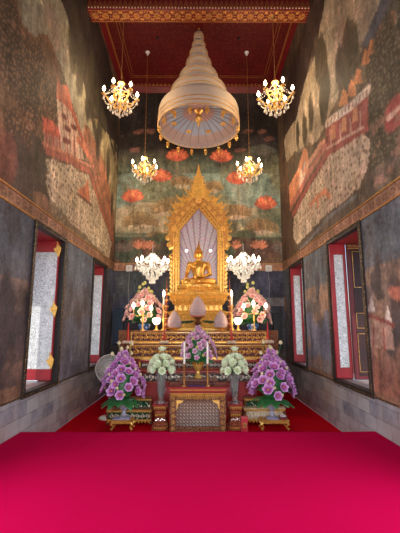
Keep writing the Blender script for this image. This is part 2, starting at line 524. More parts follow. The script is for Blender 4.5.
def dabs(p, n, r0, r1, seed, lo=0.72, hi=1.4):
    """many small brush dabs, lighter and darker"""
    rr = random.Random(seed); u0, u1, v0, v1 = max(3.0, p.U.min()) if p.U.max() > 3 else p.U.min(), p.U.max(), p.V.min(), p.V.max()
    for k in range(n):
        cu, cv = rr.uniform(u0, u1), rr.uniform(v0, v1); r = rr.uniform(r0, r1); a = rr.uniform(0.5, 1.6)
        f = rr.uniform(lo, hi); tint = np.array([1+rr.uniform(-0.08, 0.14), 1.0, 1+rr.uniform(-0.12, 0.1)])
        i = np.nonzero((np.abs(p.U-cu) < r*1.3) & (np.abs(p.V-cv) < r*a*1.3))[0]
        d = np.hypot((p.U[i]-cu)/r+(p.n3[i]-0.5)*1.2, (p.V[i]-cv)/(r*a)+(p.n4[i]-0.5)*1.2)
        m = np.clip((1-d)/0.35, 0, 1)[:, None]
        p.C[i] = p.C[i]*(1+(f*tint-1)*m)

def dress(p, s):
    """final warm/cool unevenness of old pigment"""
    n = vnoise(p.U, p.V, 0.9, s)[:, None]; n2 = vnoise(p.U, p.V*0.45, 4.5, s+5)[:, None]
    dabs(p, 420, 0.05, 0.15, s, 0.66, 1.4); dabs(p, 90, 0.15, 0.4, s+1, 0.75, 1.3); dabs(p, 1300, 0.03, 0.07, s+2, 0.5, 1.6)
    g = p.C.mean(1, keepdims=True); p.C = g+(p.C-g)*0.78
    p.C = p.C*np.clip(0.085/np.maximum(g, 0.01), 0.25, 3.0)**0.22
    p.C = p.C*(0.76+0.45*n)*(0.66+0.68*n2)

def paint_left(p):
    p.mottle((132, 94, 60), 1.2, 0.42, 0.62, 11, 0.8); p.mottle((66, 58, 44), 2.2, 0.52, 0.62, 12, 0.7)
    p.poly([(70,-20),(92,0),(118,95),(119,160),(110,150),(96,128),(86,95),(72,50),(55,-20)], (46,38,34), 1, 0.1)
    p.poly([(5,-25),(55,-20),(66,15),(78,50),(86,95),(94,135),(98,160),(88,150),(80,130),(66,85),(60,62),(44,46),(30,44),(16,22)], (150,140,112), 1, 0.12)
    p.poly([(62,25),(70,30),(84,90),(92,130),(86,125),(72,70)], (160,146,112), 0.8, 0.12)
    m = p.poly([(0,-20),(8,0),(16,14),(34,40),(46,36),(58,62),(62,80),(52,84),(54,118),(42,118),(20,128),(0,118)], (112,76,46), 1, 0.12)
    dots(p, m, 9.0, (150,104,62), 0.4, 0.8); dots(p, m, 6.5, (66,50,36), 0.4, 0.7, 9)
    p.poly([(0,38),(20,58),(16,66),(0,62)], (168,92,62), 0.9); p.ell((8,150), 0.3, 0.7, (134,70,48), 0.9); p.ell((13,125), 0.3, 0.35, (120,66,44), 0.9)
    for c, ru, rv in (((10,20),.35,.7),((22,56),.35,.5),((46,70),.35,.5),((5,98),.3,.5),((40,100),.5,.6)): tree(p, c, ru, rv, (96,70,46), 0.6)
    for c, ru, rv in (((90,85),.35,1.0),((97,110),.3,.8),((104,135),.35,.7)): tree(p, c, ru, rv, (58,52,40), 0.8)
    p.poly([(94,118),(110,140),(117,175),(117,225),(110,190),(100,150)], (136,120,80), 0.9, 0.12)
    p.mottle((168,152,110), 3.0, 0.5, 0.62, 61, 0.8, p.pmask([(96,120),(117,145),(117,240),(108,190)]))
    p.poly([(84,122),(94,140),(106,170),(114,215),(113,240),(103,205),(92,170),(84,150)], (164,98,62), 0.95, 0.1)
    p.mottle((100,70,48), 3.4, 0.5, 0.6, 62, 0.8, p.pmask([(84,122),(106,150),(117,235),(103,205)]))
    # groves on the hillside, dark crowns with lighter dabs of leaf
    for c, ru, rv in (((10,30),.4,.6),((36,72),.45,.5),((12,60),.35,.5),((52,100),.35,.4),((30,95),.5,.45),((16,140),.35,.5),((34,160),.45,.5)):
        tree(p, c, ru, rv, (58,46,34), 0.7)
        q = p.conv(*c); m = (np.hypot((p.U-q[0])/(ru*1.1), (p.V-q[1])/(rv*1.1)) < 1).astype(float); dots(p, m, 11.0, (158,112,68), 0.36, 0.8, c[0])
    for c, ru, rv in (((74,36),.3,.8),((80,64),.3,.8),((88,100),.22,.6),((100,128),.25,.6),((108,165),.22,.6),((98,150),.2,.35),((112,205),.18,.4)):
        tree(p, c, ru, rv, (54,48,38), 0.75)
    # pavilion
    p.poly([(57,100),(70,108),(81,140),(84,160),(60,152)], (216,176,142), 1, 0.02)
    p.poly([(57,78),(60,84),(68,86),(73,110),(66,104),(57,100)], (204,96,48), 1, 0.03)
    p.poly([(42,116),(55,122),(60,132),(60,138),(43,132)], (196,84,48), 1, 0.03)
    p.poly([(44,132),(59,138),(60,152),(44,146)], (186,120,92), 1, 0.03)
    for k in range(5): p.line([(46+7*k,130+3*k),(47+7*k,150+5*k)], 0.045, (150,66,44))
    for k in range(4): p.line([(62+5*k,104+3*k),(66+5*k,152+3*k)], 0.03, (150,86,62))
    for a, b in (((63,116),(66,118)),((66,128),(70,131)),((72,126),(76,129)),((64,140),(70,143))): p.line([a, b], 0.07, (110,52,40))
    p.line([(60,98),(73,112),(84,142)], 0.06, (190,84,46)); p.line([(78,140),(92,160)], 0.1, (196,104,60))
    p.line([(42,148),(66,158),(90,172),(100,205),(113,240)], 0.09, (172,84,54)); p.line([(42,143),(66,153),(91,167)], 0.04, (205,120,80))
    m = p.poly([(44,156),(66,164),(89,176),(100,208),(112,243),(109,258),(92,243),(76,226),(58,212),(48,196),(45,175)], (196,170,132), 1, 0.05)
    dots(p, m, 7.5, (84,60,44), 0.34, 1.5); dots(p, m, 5.0, (212,188,150), 0.4, 0.7, 17)
    p.poly([(78,190),(85,186),(88,180),(90,204),(82,200)], (192,106,58), 1, 0.04); p.line([(78,194),(92,206)], 0.04, (92,60,46))
    m = p.pmask([(48,196),(76,226),(109,258),(114,268),(80,245),(52,214)]); p.blend(m, (112,92,66), 0.8); dots(p, m, 6.0, (168,142,104), 0.34, 0.9, 5)
    p.poly([(30,130),(43,140),(46,172),(50,200),(30,190)], (62,54,42), 0.9, 0.15)
    p.ell((45,203), 0.14, 0.16, (176,120,88), 0.8); tree(p, (22,170), .5, .5, (66,52,44)); tree(p, (8,160), .3, .4, (110,62,46), .6)
    band_paint(p)
    lo = (p.V < BAND0).astype(float); p.blend(lo, (78,88,100))
    t = np.clip((p.V-1.1)/1.6, 0, 1); p.blend(lo*(1-t), (92,66,52), 0.8)
    near = lo*(p.U < 5.75); p.blend(near*(1-t), (100,72,58), 0.7); p.blend(near*t, (66,66,76), 0.5)
    p.mottle((128,98,80), 1.6, 0.5, 0.66, 71, 0.7, lo*(p.V < 2.3)*(p.V > 1.0)); p.mottle((52,46,48), 2.0, 0.52, 0.62, 72, 0.7, lo)
    for c, ru, rv in (((8,300),.2,.4),((16,330),.2,.3),((3,345),.2,.35),((26,310),.16,.3)): tree(p, c, ru, rv, (48,42,46), .85)
    p.mottle((88,98,122), 1.4, 0.5, 0.64, 73, 0.7, lo*(p.U > 7.0)); 
    far = lo*(p.U > 7.0)*(p.V < 1.75); p.blend(far*np.clip((1.75-p.V)*2, 0, 1), (96,98,116), 0.7)
    for c, ru, rv in (((70,300),.16,.3),((80,320),.2,.24),((86,300),.14,.3)): tree(p, c, ru, rv, (64,60,66), .55)
    b = ((p.V < DADO+0.2) & (p.U < 5.75)).astype(float); p.blend(b, (128,92,66)); p.mottle((92,62,46), 3.0, 0.45, 0.6, 74, 0.9, b)
    dress(p, 81)

def paint_right(p):
    p.mottle((98,78,54), 1.2, 0.45, 0.65, 21, 0.8); p.mottle((60,52,42), 2.2, 0.5, 0.6, 22, 0.8)
    p.poly([(345,-25),(306,0),(303,30),(284,93),(283,150),(292,135),(302,100),(316,55),(330,10),(338,-25)], (50,38,34), 1, 0.1)
    p.poly([(330,-20),(400,-25),(382,0),(364,38),(358,60),(347,84),(338,100),(326,124),(316,142),(300,148),(286,160),(284,140),(296,118),(305,80),(316,50)], (166,148,120), 1, 0.12)
    p.poly([(345,-20),(365,-20),(352,35),(348,60),(342,50)], (184,150,112), 0.8, 0.1)
    p.mottle((120,104,82), 1.8, 0.5, 0.66, 23, 0.7, p.pmask([(330,-20),(400,-25),(358,60),(316,142),(286,160),(305,80)]))
    for c, ru, rv in (((323,75),.3,1.0),((324,98),.28,.6),((350,58),.34,.75),((346,82),.34,.5),((305,128),.2,.5)): tree(p, c, ru, rv, (66,58,42), .9)
    p.poly([(384,-10),(400,-25),(396,10),(370,44),(360,48)], (84,84,88), 0.95, 0.06)
    m = p.poly([(430,-30),(398,10),(370,44),(354,75),(344,98),(330,122),(322,140),(332,140),(368,112),(375,150),(370,190),(400,180),(430,160)], (92,76,54), 1, 0.08)
    p.mottle((124,106,78), 3.0, 0.5, 0.62, 25, 0.7, m); dots(p, m, 5.0, (64,56,44), 0.45, 0.6, 4)
    for c, ru, rv in (((385,80),.4,.8),((396,50),.4,.8),((382,130),.4,.9),((398,140),.4,.9)): tree(p, c, ru, rv, (78,72,56), .8)
    for x, y in ((358,76),(344,97),(366,56),(381,32),(393,18),(352,88),(372,46)): p.poly([(x-5,y+9),(x-1,y-8),(x+3,y-5),(x+4,y+7)], (214,132,62), 1, 0.03)
    for c, ru, rv in (((386,58),.45,.6),((378,100),.35,.45),((392,108),.4,.5),((380,150),.4,.5),((396,165),.4,.4),((372,82),.25,.3)):
        tree(p, c, ru, rv, (62,56,42), 0.8); q = p.conv(*c); m = (np.hypot((p.U-q[0])/(ru*1.1), (p.V-q[1])/(rv*1.1)) < 1).astype(float); dots(p, m, 11.0, (128,114,82), 0.34, 0.8, c[0])
    for c, ru, rv in (((318,60),.25,.7),((326,86),.22,.5),((340,68),.25,.5),((311,112),.2,.5),((298,132),.18,.4)):
        tree(p, c, ru, rv, (60,52,40), 0.85)
    # palace wall
    p.poly([(326,128),(368,96),(369,131),(346,138),(326,152)], (150,72,62), 1, 0.02)
    p.line([(327,123),(348,108),(368,90)], 0.10, (220,198,176)); p.line([(327,129),(348,114),(368,97)], 0.03, (150,66,56))
    for k in range(12): p.line([(328+3.5*k,121-2.75*k),(328+3.5*k,125-2.75*k)], 0.03, (150,110,96))
    for x, y in ((333,128),(344,120),(355,110)): p.poly([(x-3,y+12),(x-2,y-2),(x+2,y-4),(x+3,y+10)], (206,136,84), 1, 0.02)
    for k in range(4): p.line([(330+10*k,130-6*k),(331+10*k,146-6*k)], 0.04, (190,140,118))
    p.line([(364,131),(346,140),(328,152),(310,182),(293,214)], 0.10, (150,70,60)); p.line([(364,127),(346,136),(327,148)], 0.03, (206,160,136))
    m = p.poly([(363,134),(370,142),(369,165),(360,188),(340,204),(322,218),(298,245),(293,238),(294,216),(310,186),(329,155),(346,143)], (198,172,140), 1, 0.05)
    dots(p, m, 6.5, (116,88,66), 0.34, 1.5); dots(p, m, 5.0, (214,190,160), 0.4, 0.6, 23)
    p.poly([(298,168),(304,148),(308,150),(309,170),(302,190),(290,205),(287,190)], (206,128,78), 1, 0.05)
    p.poly([(300,172),(306,160),(306,180),(298,190)], (196,164,138), 1, 0.04)
    for k in range(6): p.line([(303+3*k,172-5*k),(308+3.2*k,166-5*k)], 0.07, (208,140,104))
    p.line([(290,208),(300,190),(312,168),(325,146)], 0.12, (168,96,76))
    for q in ([(310,205),(318,196),(326,190)],[(318,196),(318,206)],[(324,192),(330,196)]): p.line(q, 0.08, (216,130,78), 0.9)
    m = p.pmask([(294,250),(322,220),(362,190),(372,170),(400,150),(400,184),(340,225),(300,256)]); p.blend(m, (78,66,54), 0.9); p.mottle((112,92,70), 3.0, 0.5, 0.62, 26, 0.7, m)
    p.line([(300,250),(330,216),(356,196)], 0.05, (110,112,116), 0.8)
    p.poly([(282,160),(288,165),(290,210),(294,250),(286,262),(281,262)], (82,60,46), 0.9, 0.08)
    for c in ((394,112),(404,104)): p.ell(c, 0.3, 0.25, (166,66,60), 0.9, 0.05)
    p.line([(388,118),(400,106)], 0.05, (220,170,140))
    p.mottle((150,106,84), 5.0, 0.55, 0.6, 27, 0.7, p.pmask([(372,120),(400,110),(400,180),(374,185)]))
    band_paint(p)
    lo = (p.V < BAND0).astype(float); p.blend(lo, (86,94,102))
    t = np.clip((p.V-1.6)/1.0, 0, 1)
    p.blend(lo*(p.U < 5.75)*(1-t), (134,94,72), 0.9); p.blend(lo*(p.U > 5.75)*(1-t), (112,100,104), 0.8)
    p.mottle((156,120,92), 1.6, 0.48, 0.62, 91, 0.8, lo*(p.V > 1.7)*(p.V < 2.5)); p.mottle((70,62,62), 2.0, 0.52, 0.62, 92, 0.6, lo)
    b = lo*np.clip((1.3-p.V)*2.0, 0, 1)*(p.U < 5.75); p.blend(b, (112,66,50), 0.8); p.mottle((150,92,66), 3.4, 0.5, 0.6, 93, 0.8, b)
    for c, ru, rv in (((378,272),.12,.3),((379,292),.14,.2),((374,283),.12,.2),((398,310),.2,.5),((393,340),.14,.3)): tree(p, c, ru, rv, (62,54,54), .85)
    for x, y in ((372,306),(388,315)): p.poly([(x-4,y+8),(x,y-10),(x+4,y+7)], (206,190,176), 1, 0.02)
    p.poly([(368,316),(392,324),(396,352),(370,346)], (170,132,112), 1, 0.03); p.line([(368,316),(394,325)], 0.04, (132,62,52)); p.line([(374,326),(374,346)], 0.03, (132,62,52)); p.line([(384,330),(386,350)], 0.03, (132,62,52))
    p.ell((400,292), 0.3, 0.1, (176,100,72), 0.8)
    for c, ru, rv in (((317,290),.14,.35),((318,280),.1,.3),((325,330),.2,.3)): tree(p, c, ru, rv, (68,66,74), .8)
    p.mottle((92,100,128), 1.6, 0.46, 0.6, 94, 0.8, lo*(p.U > 7.2)*(p.V < 1.9)*(p.V > 0.9)); p.mottle((128,104,92), 2.6, 0.52, 0.6, 95, 0.7, lo*(p.U > 7.2)*(p.V < 1.4))
    b = lo*(p.V < DADO+0.08); p.blend(b, (120,84,62), 0.8)
    dress(p, 82)

def paint_back(p):
    p.mottle((120,122,88), 1.0, 0.42, 0.62, 31, 0.8); p.mottle((74,92,80), 1.8, 0.5, 0.64, 32, 0.8)
    t = np.clip((p.V-6.4)/1.1, 0, 1); p.blend(t, (27,21,20), 0.98); p.mottle((48,42,40), 1.4, 0.5, 0.62, 33, 0.5, (p.V > 6.2).astype(float))
    for x, y in ((138,132),(150,132),(248,132),(262,133),(134,150),(240,150),(262,152),(270,140)): p.ell((x,y), 0.2, 0.1, (108,66,50), 0.7, 0.12)
    m = ((p.V > 4.55) & (p.V < 5.6)).astype(float); p.mottle((172,152,112), 1.2, 0.45, 0.6, 34, 0.8, m)
    p.mottle((112,136,122), 1.4, 0.42, 0.58, 35, 0.85, ((p.V > 5.4) & (p.V < 6.6)).astype(float))
    for x, y, a, b in ((140,219,.60,.42),(170,206,.66,.46),(158,232,.4,.2),(234,210,.56,.40),(262,226,.58,.42),(222,228,.4,.24),(212,184,.4,.24),(182,180,.4,.24)):
        c = p.conv(x, y+4); u, v = p.warp(0.06); dome = (v > c[1]-0.03-0.10*((u-c[0])/a)**2).astype(float)
        q = np.sqrt(((u-c[0])/a)**2+((v-c[1])/b)**2); m = np.clip((1-q)/0.12, 0, 1)*dome
        p.blend(np.clip((1-np.sqrt(((u-c[0])/(a*0.8))**2+((v-c[1]+0.05)/0.16)**2))/0.3, 0, 1), (182,158,120), 0.8)
        p.line([(x,y+5),(x+2,y+20)], 0.03, (96,84,56), 0.8)
        p.blend(m, (124,100,60)); p.blend(np.clip((q-0.55)/0.4, 0, 1)*m, (148,126,78), 0.7); p.blend((np.abs(np.sin(np.arctan2(u-c[0], v-c[1]+0.25)*9)) > 0.93).astype(float)*m, (100,78,46), 0.5)
    for x, y in ((133,193),(161,173),(177,152),(221,153),(238,175),(266,200)):
        p.line([(x,y+6),(x+1,y+38)], 0.025, (104,96,62), 0.8)
        c0 = p.conv(x, y+7)
        for k in (0, 6, 1, 5, 2, 4, 3):
            a = (k-3)*0.40; h = 0.24-0.012*abs(k-3)
            cu, cv = c0[0]+h*0.95*math.sin(a)*1.15, c0[1]+h*math.cos(a)*0.9
            u, v = p.warp(0.03); ca, sa = math.cos(a), math.sin(a); du, dv = u-cu, v-cv
            q = np.sqrt(((du*ca-dv*sa)/0.095)**2+((du*sa+dv*ca)/0.20)**2)
            p.blend(np.clip((1-q)/0.2, 0, 1), (206,98,44) if k % 2 else (188,78,38))
            p.blend(np.clip((0.55-q)/0.3, 0, 1), (230,140,70), 0.6); p.blend((np.abs(q-0.95) < 0.06).astype(float), (140,44,30), 0.6)
        p.ell((x,y+7), 0.22, 0.09, (172,68,36), 0.9, 0.04)
    p.ell((262,150), 0.5, 0.2, (70,74,62), 0.8)
    lo2 = ((p.V < 4.42) & (p.V > BAND1)).astype(float); p.blend(lo2, (72,52,42)); p.mottle((60,72,54), 1.5, 0.5, 0.6, 36, 0.9, lo2); p.mottle((104,74,52), 2.0, 0.52, 0.62, 37, 0.7, lo2)
    for x in (119,127,124,277): p.ell((x,248), 0.2, 0.17, (96,82,70), 0.9, 0.04)
    for x in (138,144,150,236,256,262):
        for k in range(5):
            a = (k-2)*0.6; p.line([(x,248),(x+5*math.sin(a),248-7*math.cos(a))], 0.045, (200,116,70), 0.9)
    for x, y in ((176,240),(222,240),(160,236),(246,234)): tree(p, (x,y), .3, .16, (64,70,48), .8)
    band_paint(p)
    lo = (p.V < BAND0).astype(float); p.blend(lo, (44,46,62)); p.mottle((58,66,62), 1.4, 0.5, 0.64, 38, 0.7, lo); p.mottle((30,30,40), 1.8, 0.5, 0.62, 39, 0.7, lo)
    p.blend(lo*((p.V < 2.45) & (p.V > 2.2) & (p.U > 2.05)), (120,116,116), 0.5)
    t = np.clip((1.9-p.V)/0.7, 0, 1)*lo; p.blend(t, (58,46,42), 0.8)
    dress(p, 83)

def grid_wall(name, us, vs, holes, to3, painter, base, conv, seed, gain):
    nu, nv = len(us), len(vs)
    Ug, Vg = np.meshgrid(us, vs, indexing='ij'); U, V = Ug.ravel(), Vg.ravel()
    p = Paint(U, V, base, conv, seed); painter(p)
    C = np.clip(p.C*gain, 0.0, 0.85)
    i, j = np.meshgrid(np.arange(nu-1), np.arange(nv-1), indexing='ij'); i, j = i.ravel(), j.ravel()
    cu = (us[i]+us[i+1])/2; cv = (vs[j]+vs[j+1])/2
    keep = np.ones(i.size, bool)
    for a0, a1, b0, b1 in holes: keep &= ~((cu > a0) & (cu < a1) & (cv > b0) & (cv < b1))
    i, j = i[keep], j[keep]
    Q = np.stack([i*nv+j, (i+1)*nv+j, (i+1)*nv+j+1, i*nv+j+1], 1)
    co = to3(U, V)
    me = bpy.data.meshes.new(name)
    me.vertices.add(U.size); me.vertices.foreach_set('co', co.astype(np.float32).ravel())
    me.loops.add(Q.size); me.loops.foreach_set('vertex_index', Q.ravel().astype(np.int32))
    me.polygons.add(len(Q)); me.polygons.foreach_set('loop_start', np.arange(0, Q.size, 4, dtype=np.int32)); me.polygons.foreach_set('loop_total', np.full(len(Q), 4, np.int32))
    me.update(calc_edges=True); me.validate()
    at_ = me.color_attributes.new('paint', 'FLOAT_COLOR', 'POINT')
    at_.data.foreach_set('color', np.concatenate([C, np.ones((C.shape[0], 1))], 1).astype(np.float32).ravel())
    me.materials.append(M['mural'])
    return struct(place(me, name))

def lines(lo, hi, step, snaps):
    pts = sorted(set([lo, hi] + list(snaps))); out = []
    for a, b in zip(pts[:-1], pts[1:]):
        n = max(1, round((b-a)/step)); out += [a+(b-a)*k/n for k in range(n)]
    return np.array(out+[hi])

# windows of each side wall: (Y0, Y1, Z0, Z1)
WIN = {-1: [(5.72, 6.98, 0.56, 3.26), (9.02, 10.28, 0.56, 3.26)], 1: [(5.76, 7.22, 0.56, 3.26), (9.06, 10.34, 0.56, 3.26)]}
for s_ in (-1, 1): WIN[s_] += [(2.3, 3.7, 0.56, 3.26), (-1.0, 0.4, 0.56, 3.26)]  # unseen windows nearer the viewer, added to hold the daylight lamps
Y0 = -4.0
for side, nm, pf in ((-1, 'wall_left', paint_left), (1, 'wall_right', paint_right)):
    ys_ = [y for w in WIN[side] for y in w[:2]]
    us = np.concatenate([lines(Y0, 3.0, 0.5, [y for y in ys_ if y < 3])[:-1], lines(3.0, YB, 0.032, [y for y in ys_ if y > 3])])
    vs = lines(DADO, ZC, 0.034, [BAND0, BAND1, 0.56, 3.26])
    wall = grid_wall(nm, us, vs, WIN[side], lambda U, V, s=side: np.stack([np.full(U.size, s*W), U, V], 1), pf, (78, 62, 46), lambda x, y, s=side: atw(x, y, s), 100+side, 1.38)
    d = MB().box(side*W, side*(W+0.2), Y0, YB, LOW, DADO); struct(d.obj('stone_dado', M['stone'], wall))
    e = MB(); e.box(side*W, side*(W-0.018), Y0, YB, DADO-0.012, DADO+0.012); e.obj('dado_moulding', M['gold_dark'], wall)
    e = MB(); e.box(side*W, side*(W-0.022), Y0, YB, BAND0-0.014, BAND0+0.008); e.box(side*W, side*(W-0.022), Y0, YB, BAND1-0.008, BAND1+0.014); e.obj('band_moulding', M['gold_dim'], wall)
us = lines(-W, W, 0.026, []); vs = lines(LOW, ZC, 0.026, [BAND0, BAND1])
wb = grid_wall('wall_back', us, vs, [], lambda U, V: np.stack([U, np.full(U.size, YB), V], 1), paint_back, (98, 104, 78), lambda x, y: at(x, y, YB), 140, 1.85)
e = MB(); e.box(-W, W, YB-0.022, YB, BAND0-0.014, BAND0+0.008); e.box(-W, W, YB-0.022, YB, BAND1-0.008, BAND1+0.014); e.obj('band_moulding', M['gold_dim'], wb)

# entrance wall behind the viewer, with its open doorway
fw = MB().box(-W, -1.3, Y0-0.2, Y0, LOW, ZC).box(1.3, W, Y0-0.2, Y0, LOW, ZC).box(-1.3, 1.3, Y0-0.2, Y0, 4.2, ZC)
struct(fw.obj('wall_front', plain('cream_plaster', (0.45, 0.36, 0.25), 0.7)))

# ceiling, the cross beam and the mouldings under it
struct(MB().box(-W-0.2, W+0.2, Y0-0.2, YB+0.2, ZC, ZC+0.2).obj('ceiling', M['ceiling']))

def rosette(mb, c, r, ax='z', n=8, h=0.02):
    for k in range(n):
        a = 2*PI*k/n
        if ax == 'z':
            mb.ell((c[0]+0.6*r*math.cos(a), c[1]+0.6*r*math.sin(a), c[2]), (r*0.36, r*0.36, h), 6, 4)
        else:
            mb.ell((c[0]+0.6*r*math.cos(a), c[1], c[2]+0.6*r*math.sin(a)), (r*0.36, h, r*0.36), 6, 4)
    mb.ell(c, (r*0.3, r*0.3, h*1.4) if ax == 'z' else (r*0.3, h*1.4, r*0.3), 8, 4)

BY0, BY1, BZ = 7.46, 7.86, 9.15
b = struct(MB().bbox(-W, W, BY0, BY1, BZ, ZC, 0.012).obj('ceiling_beam', M['beam_red']))
o1, o2, o3 = MB(), MB(), MB()
n = 21
for k in range(n):
    x = -W+0.14+(2*W-0.28)*k/(n-1)
    rosette(o1, (x, BY0+0.2, BZ-0.004), 0.098, 'z')
    for q in range(10):
        a = 2*PI*q/10
        o1.ell((x+0.118*math.cos(a), BY0+0.2+0.118*math.sin(a), BZ-0.003), (0.016, 0.016, 0.012), 5, 3)
    if k < n-1:
        xm = x+(2*W-0.28)/(n-1)/2
        for sg in (-1, 1): o1.ell((xm, BY0+0.2+sg*0.1, BZ-0.003), (0.06, 0.045, 0.014), 6, 4)
o1.box(-W, W, BY0+0.036, BY0+0.05, BZ-0.012, BZ); o1.box(-W, W, BY1-0.05, BY1-0.036, BZ-0.012, BZ)
for k in range(72):
    x = -W+0.04+(2*W-0.08)*k/71; o2.ell((x, BY0-0.004, BZ+0.035), (0.022, 0.014, 0.022), 6, 4)
n = 44
for k in range(n):
    x = -W+2*W*(k+0.5)/n; h = 2*W/n*0.46
    o3.prism([(x-h, BZ+0.085), (x+h, BZ+0.085), (x+h*0.75, BZ+0.16), (x, BZ+0.25), (x-h*0.75, BZ+0.16)], BY0-0.012, BY0)
    o3.ell((x+h, BY0-0.004, BZ+0.30), (0.03, 0.012, 0.05), 6, 4)
o3.box(-W, W, BY0-0.02, BY0, BZ+0.062, BZ+0.076); o3.box(-W, W, BY0-0.016, BY0, BZ+0.37, BZ+0.385)
o1.obj('rosette_border', M['gold_paint'], b); o2.obj('bead_row', plain('pale_gold_paint', (0.85, 0.66, 0.40), 0.4, 0.2), b); o3.obj('lotus_border', plain('faded_gold_paint', (0.26, 0.08, 0.025), 0.5, 0.2, 0.4, 25.0), b)

t = struct(MB().loft([[(x, YB-0.02 if z < 9.70 else YB-0.16, z) for x in (-W, W)] + [(W, YB, z), (-W, YB, z)] for z in (9.56, 9.70, 9.705, ZC)]).obj('trim_1', M['beam_red']))
o1 = MB()
n = 40
for k in range(n):
    x = -W+2*W*(k+0.5)/n; h = 2*W/n*0.46
    o1.prism([(x-h, 9.69), (x+h, 9.69), (x, 9.60)], YB-0.034, YB-0.02)
    o1.prism([(x-h, 9.72), (x+h, 9.72), (x, 9.82)], YB-0.175, YB-0.16)
o1.box(-W, W, YB-0.03, YB-0.02, 9.565, 9.585)
o1.obj('zigzag_border', M['gold_paint'], t)
for side, nm in ((-1, 'trim_2'), (1, 'trim_3')):
    x0, x1 = sorted((side*W, side*(W-0.16)))
    t = struct(MB().box(x0, x1, BY1, YB-0.16, 9.72, ZC).obj(nm, M['beam_red']))
    xx = sorted((side*(W-0.16), side*(W-0.175)))
    MB().box(*xx, BY1, YB-0.16, 9.73, 9.745).box(*xx, BY1, YB-0.16, 9.81, 9.825).obj('gilt_line', M['gold_paint'], t)
# painted frame lines on the ceiling panel
o1 = MB()
for q in (0.42, 0.5):
    o1.box(-W+q, W-q, BY1+q, BY1+q+0.012, ZC-0.008, ZC); o1.box(-W+q, W-q, YB-q-0.012, YB-q, ZC-0.008, ZC)
    o1.box(-W+q, -W+q+0.012, BY1+q, YB-q, ZC-0.008, ZC); o1.box(W-q-0.012, W-q, BY1+q, YB-q, ZC-0.008, ZC)
struct(o1.obj('trim_4', M['gold_paint']))

# floor and carpets
YE = 5.75
fl = MB().box(-W, W, YE-0.06, YB, LOW-0.2, LOW-0.012).box(-W, W, Y0, YE-0.06, LOW-0.2, -0.03)
struct(fl.obj('floor', M['brown_wood']))
# the raised carpet: a thick sheet with a soft rolled edge, slightly uneven
r = []
xs = [-W+0.003+(2*W-0.006)*k/70 for k in range(71)]
prof = [(Y0+0.02, 0.0)] + [(Y0+0.02+(YE-0.03-Y0)*k/40, 0.0) for k in range(1, 41)] + [(YE-0.012, -0.006), (YE, -0.024), (YE+0.002, -0.06), (YE+0.002, LOW+0.004)]
mb = MB(); vs = []; fs = []
for x in xs:
    for y, z in prof:
        w = 0.006*math.sin(x*2.1+y*1.3)+0.004*math.sin(x*5.3-y*2.2) if z == 0.0 else 0
        vs.append((x, y, z+w*0.5))
m = len(prof)
for i in range(len(xs)-1):
    for j in range(m-1): fs.append((i*m+j, (i+1)*m+j, (i+1)*m+j+1, i*m+j+1))
nb = len(vs)
for x in (xs[0], xs[-1]): vs += [(x, Y0+0.02, -0.026), (x, YE-0.06, -0.026), (x, YE-0.06, LOW+0.004)]
fs += [(nb, nb+1, nb+4, nb+3), (nb+1, nb+2, nb+5, nb+4)]
mb.add(vs, fs)
tag(mb.obj('carpet', M['carpet'], None, 60), 'bright crimson carpet covering the raised floor in the foreground', 'carpet')
tag(MB().bbox(-W+0.003, W-0.003, YE+0.01, YB-0.01, LOW-0.012, LOW, 0.005).obj('carpet', M['carpet_far']), 'darker red carpet on the lower floor around the altar', 'carpet')

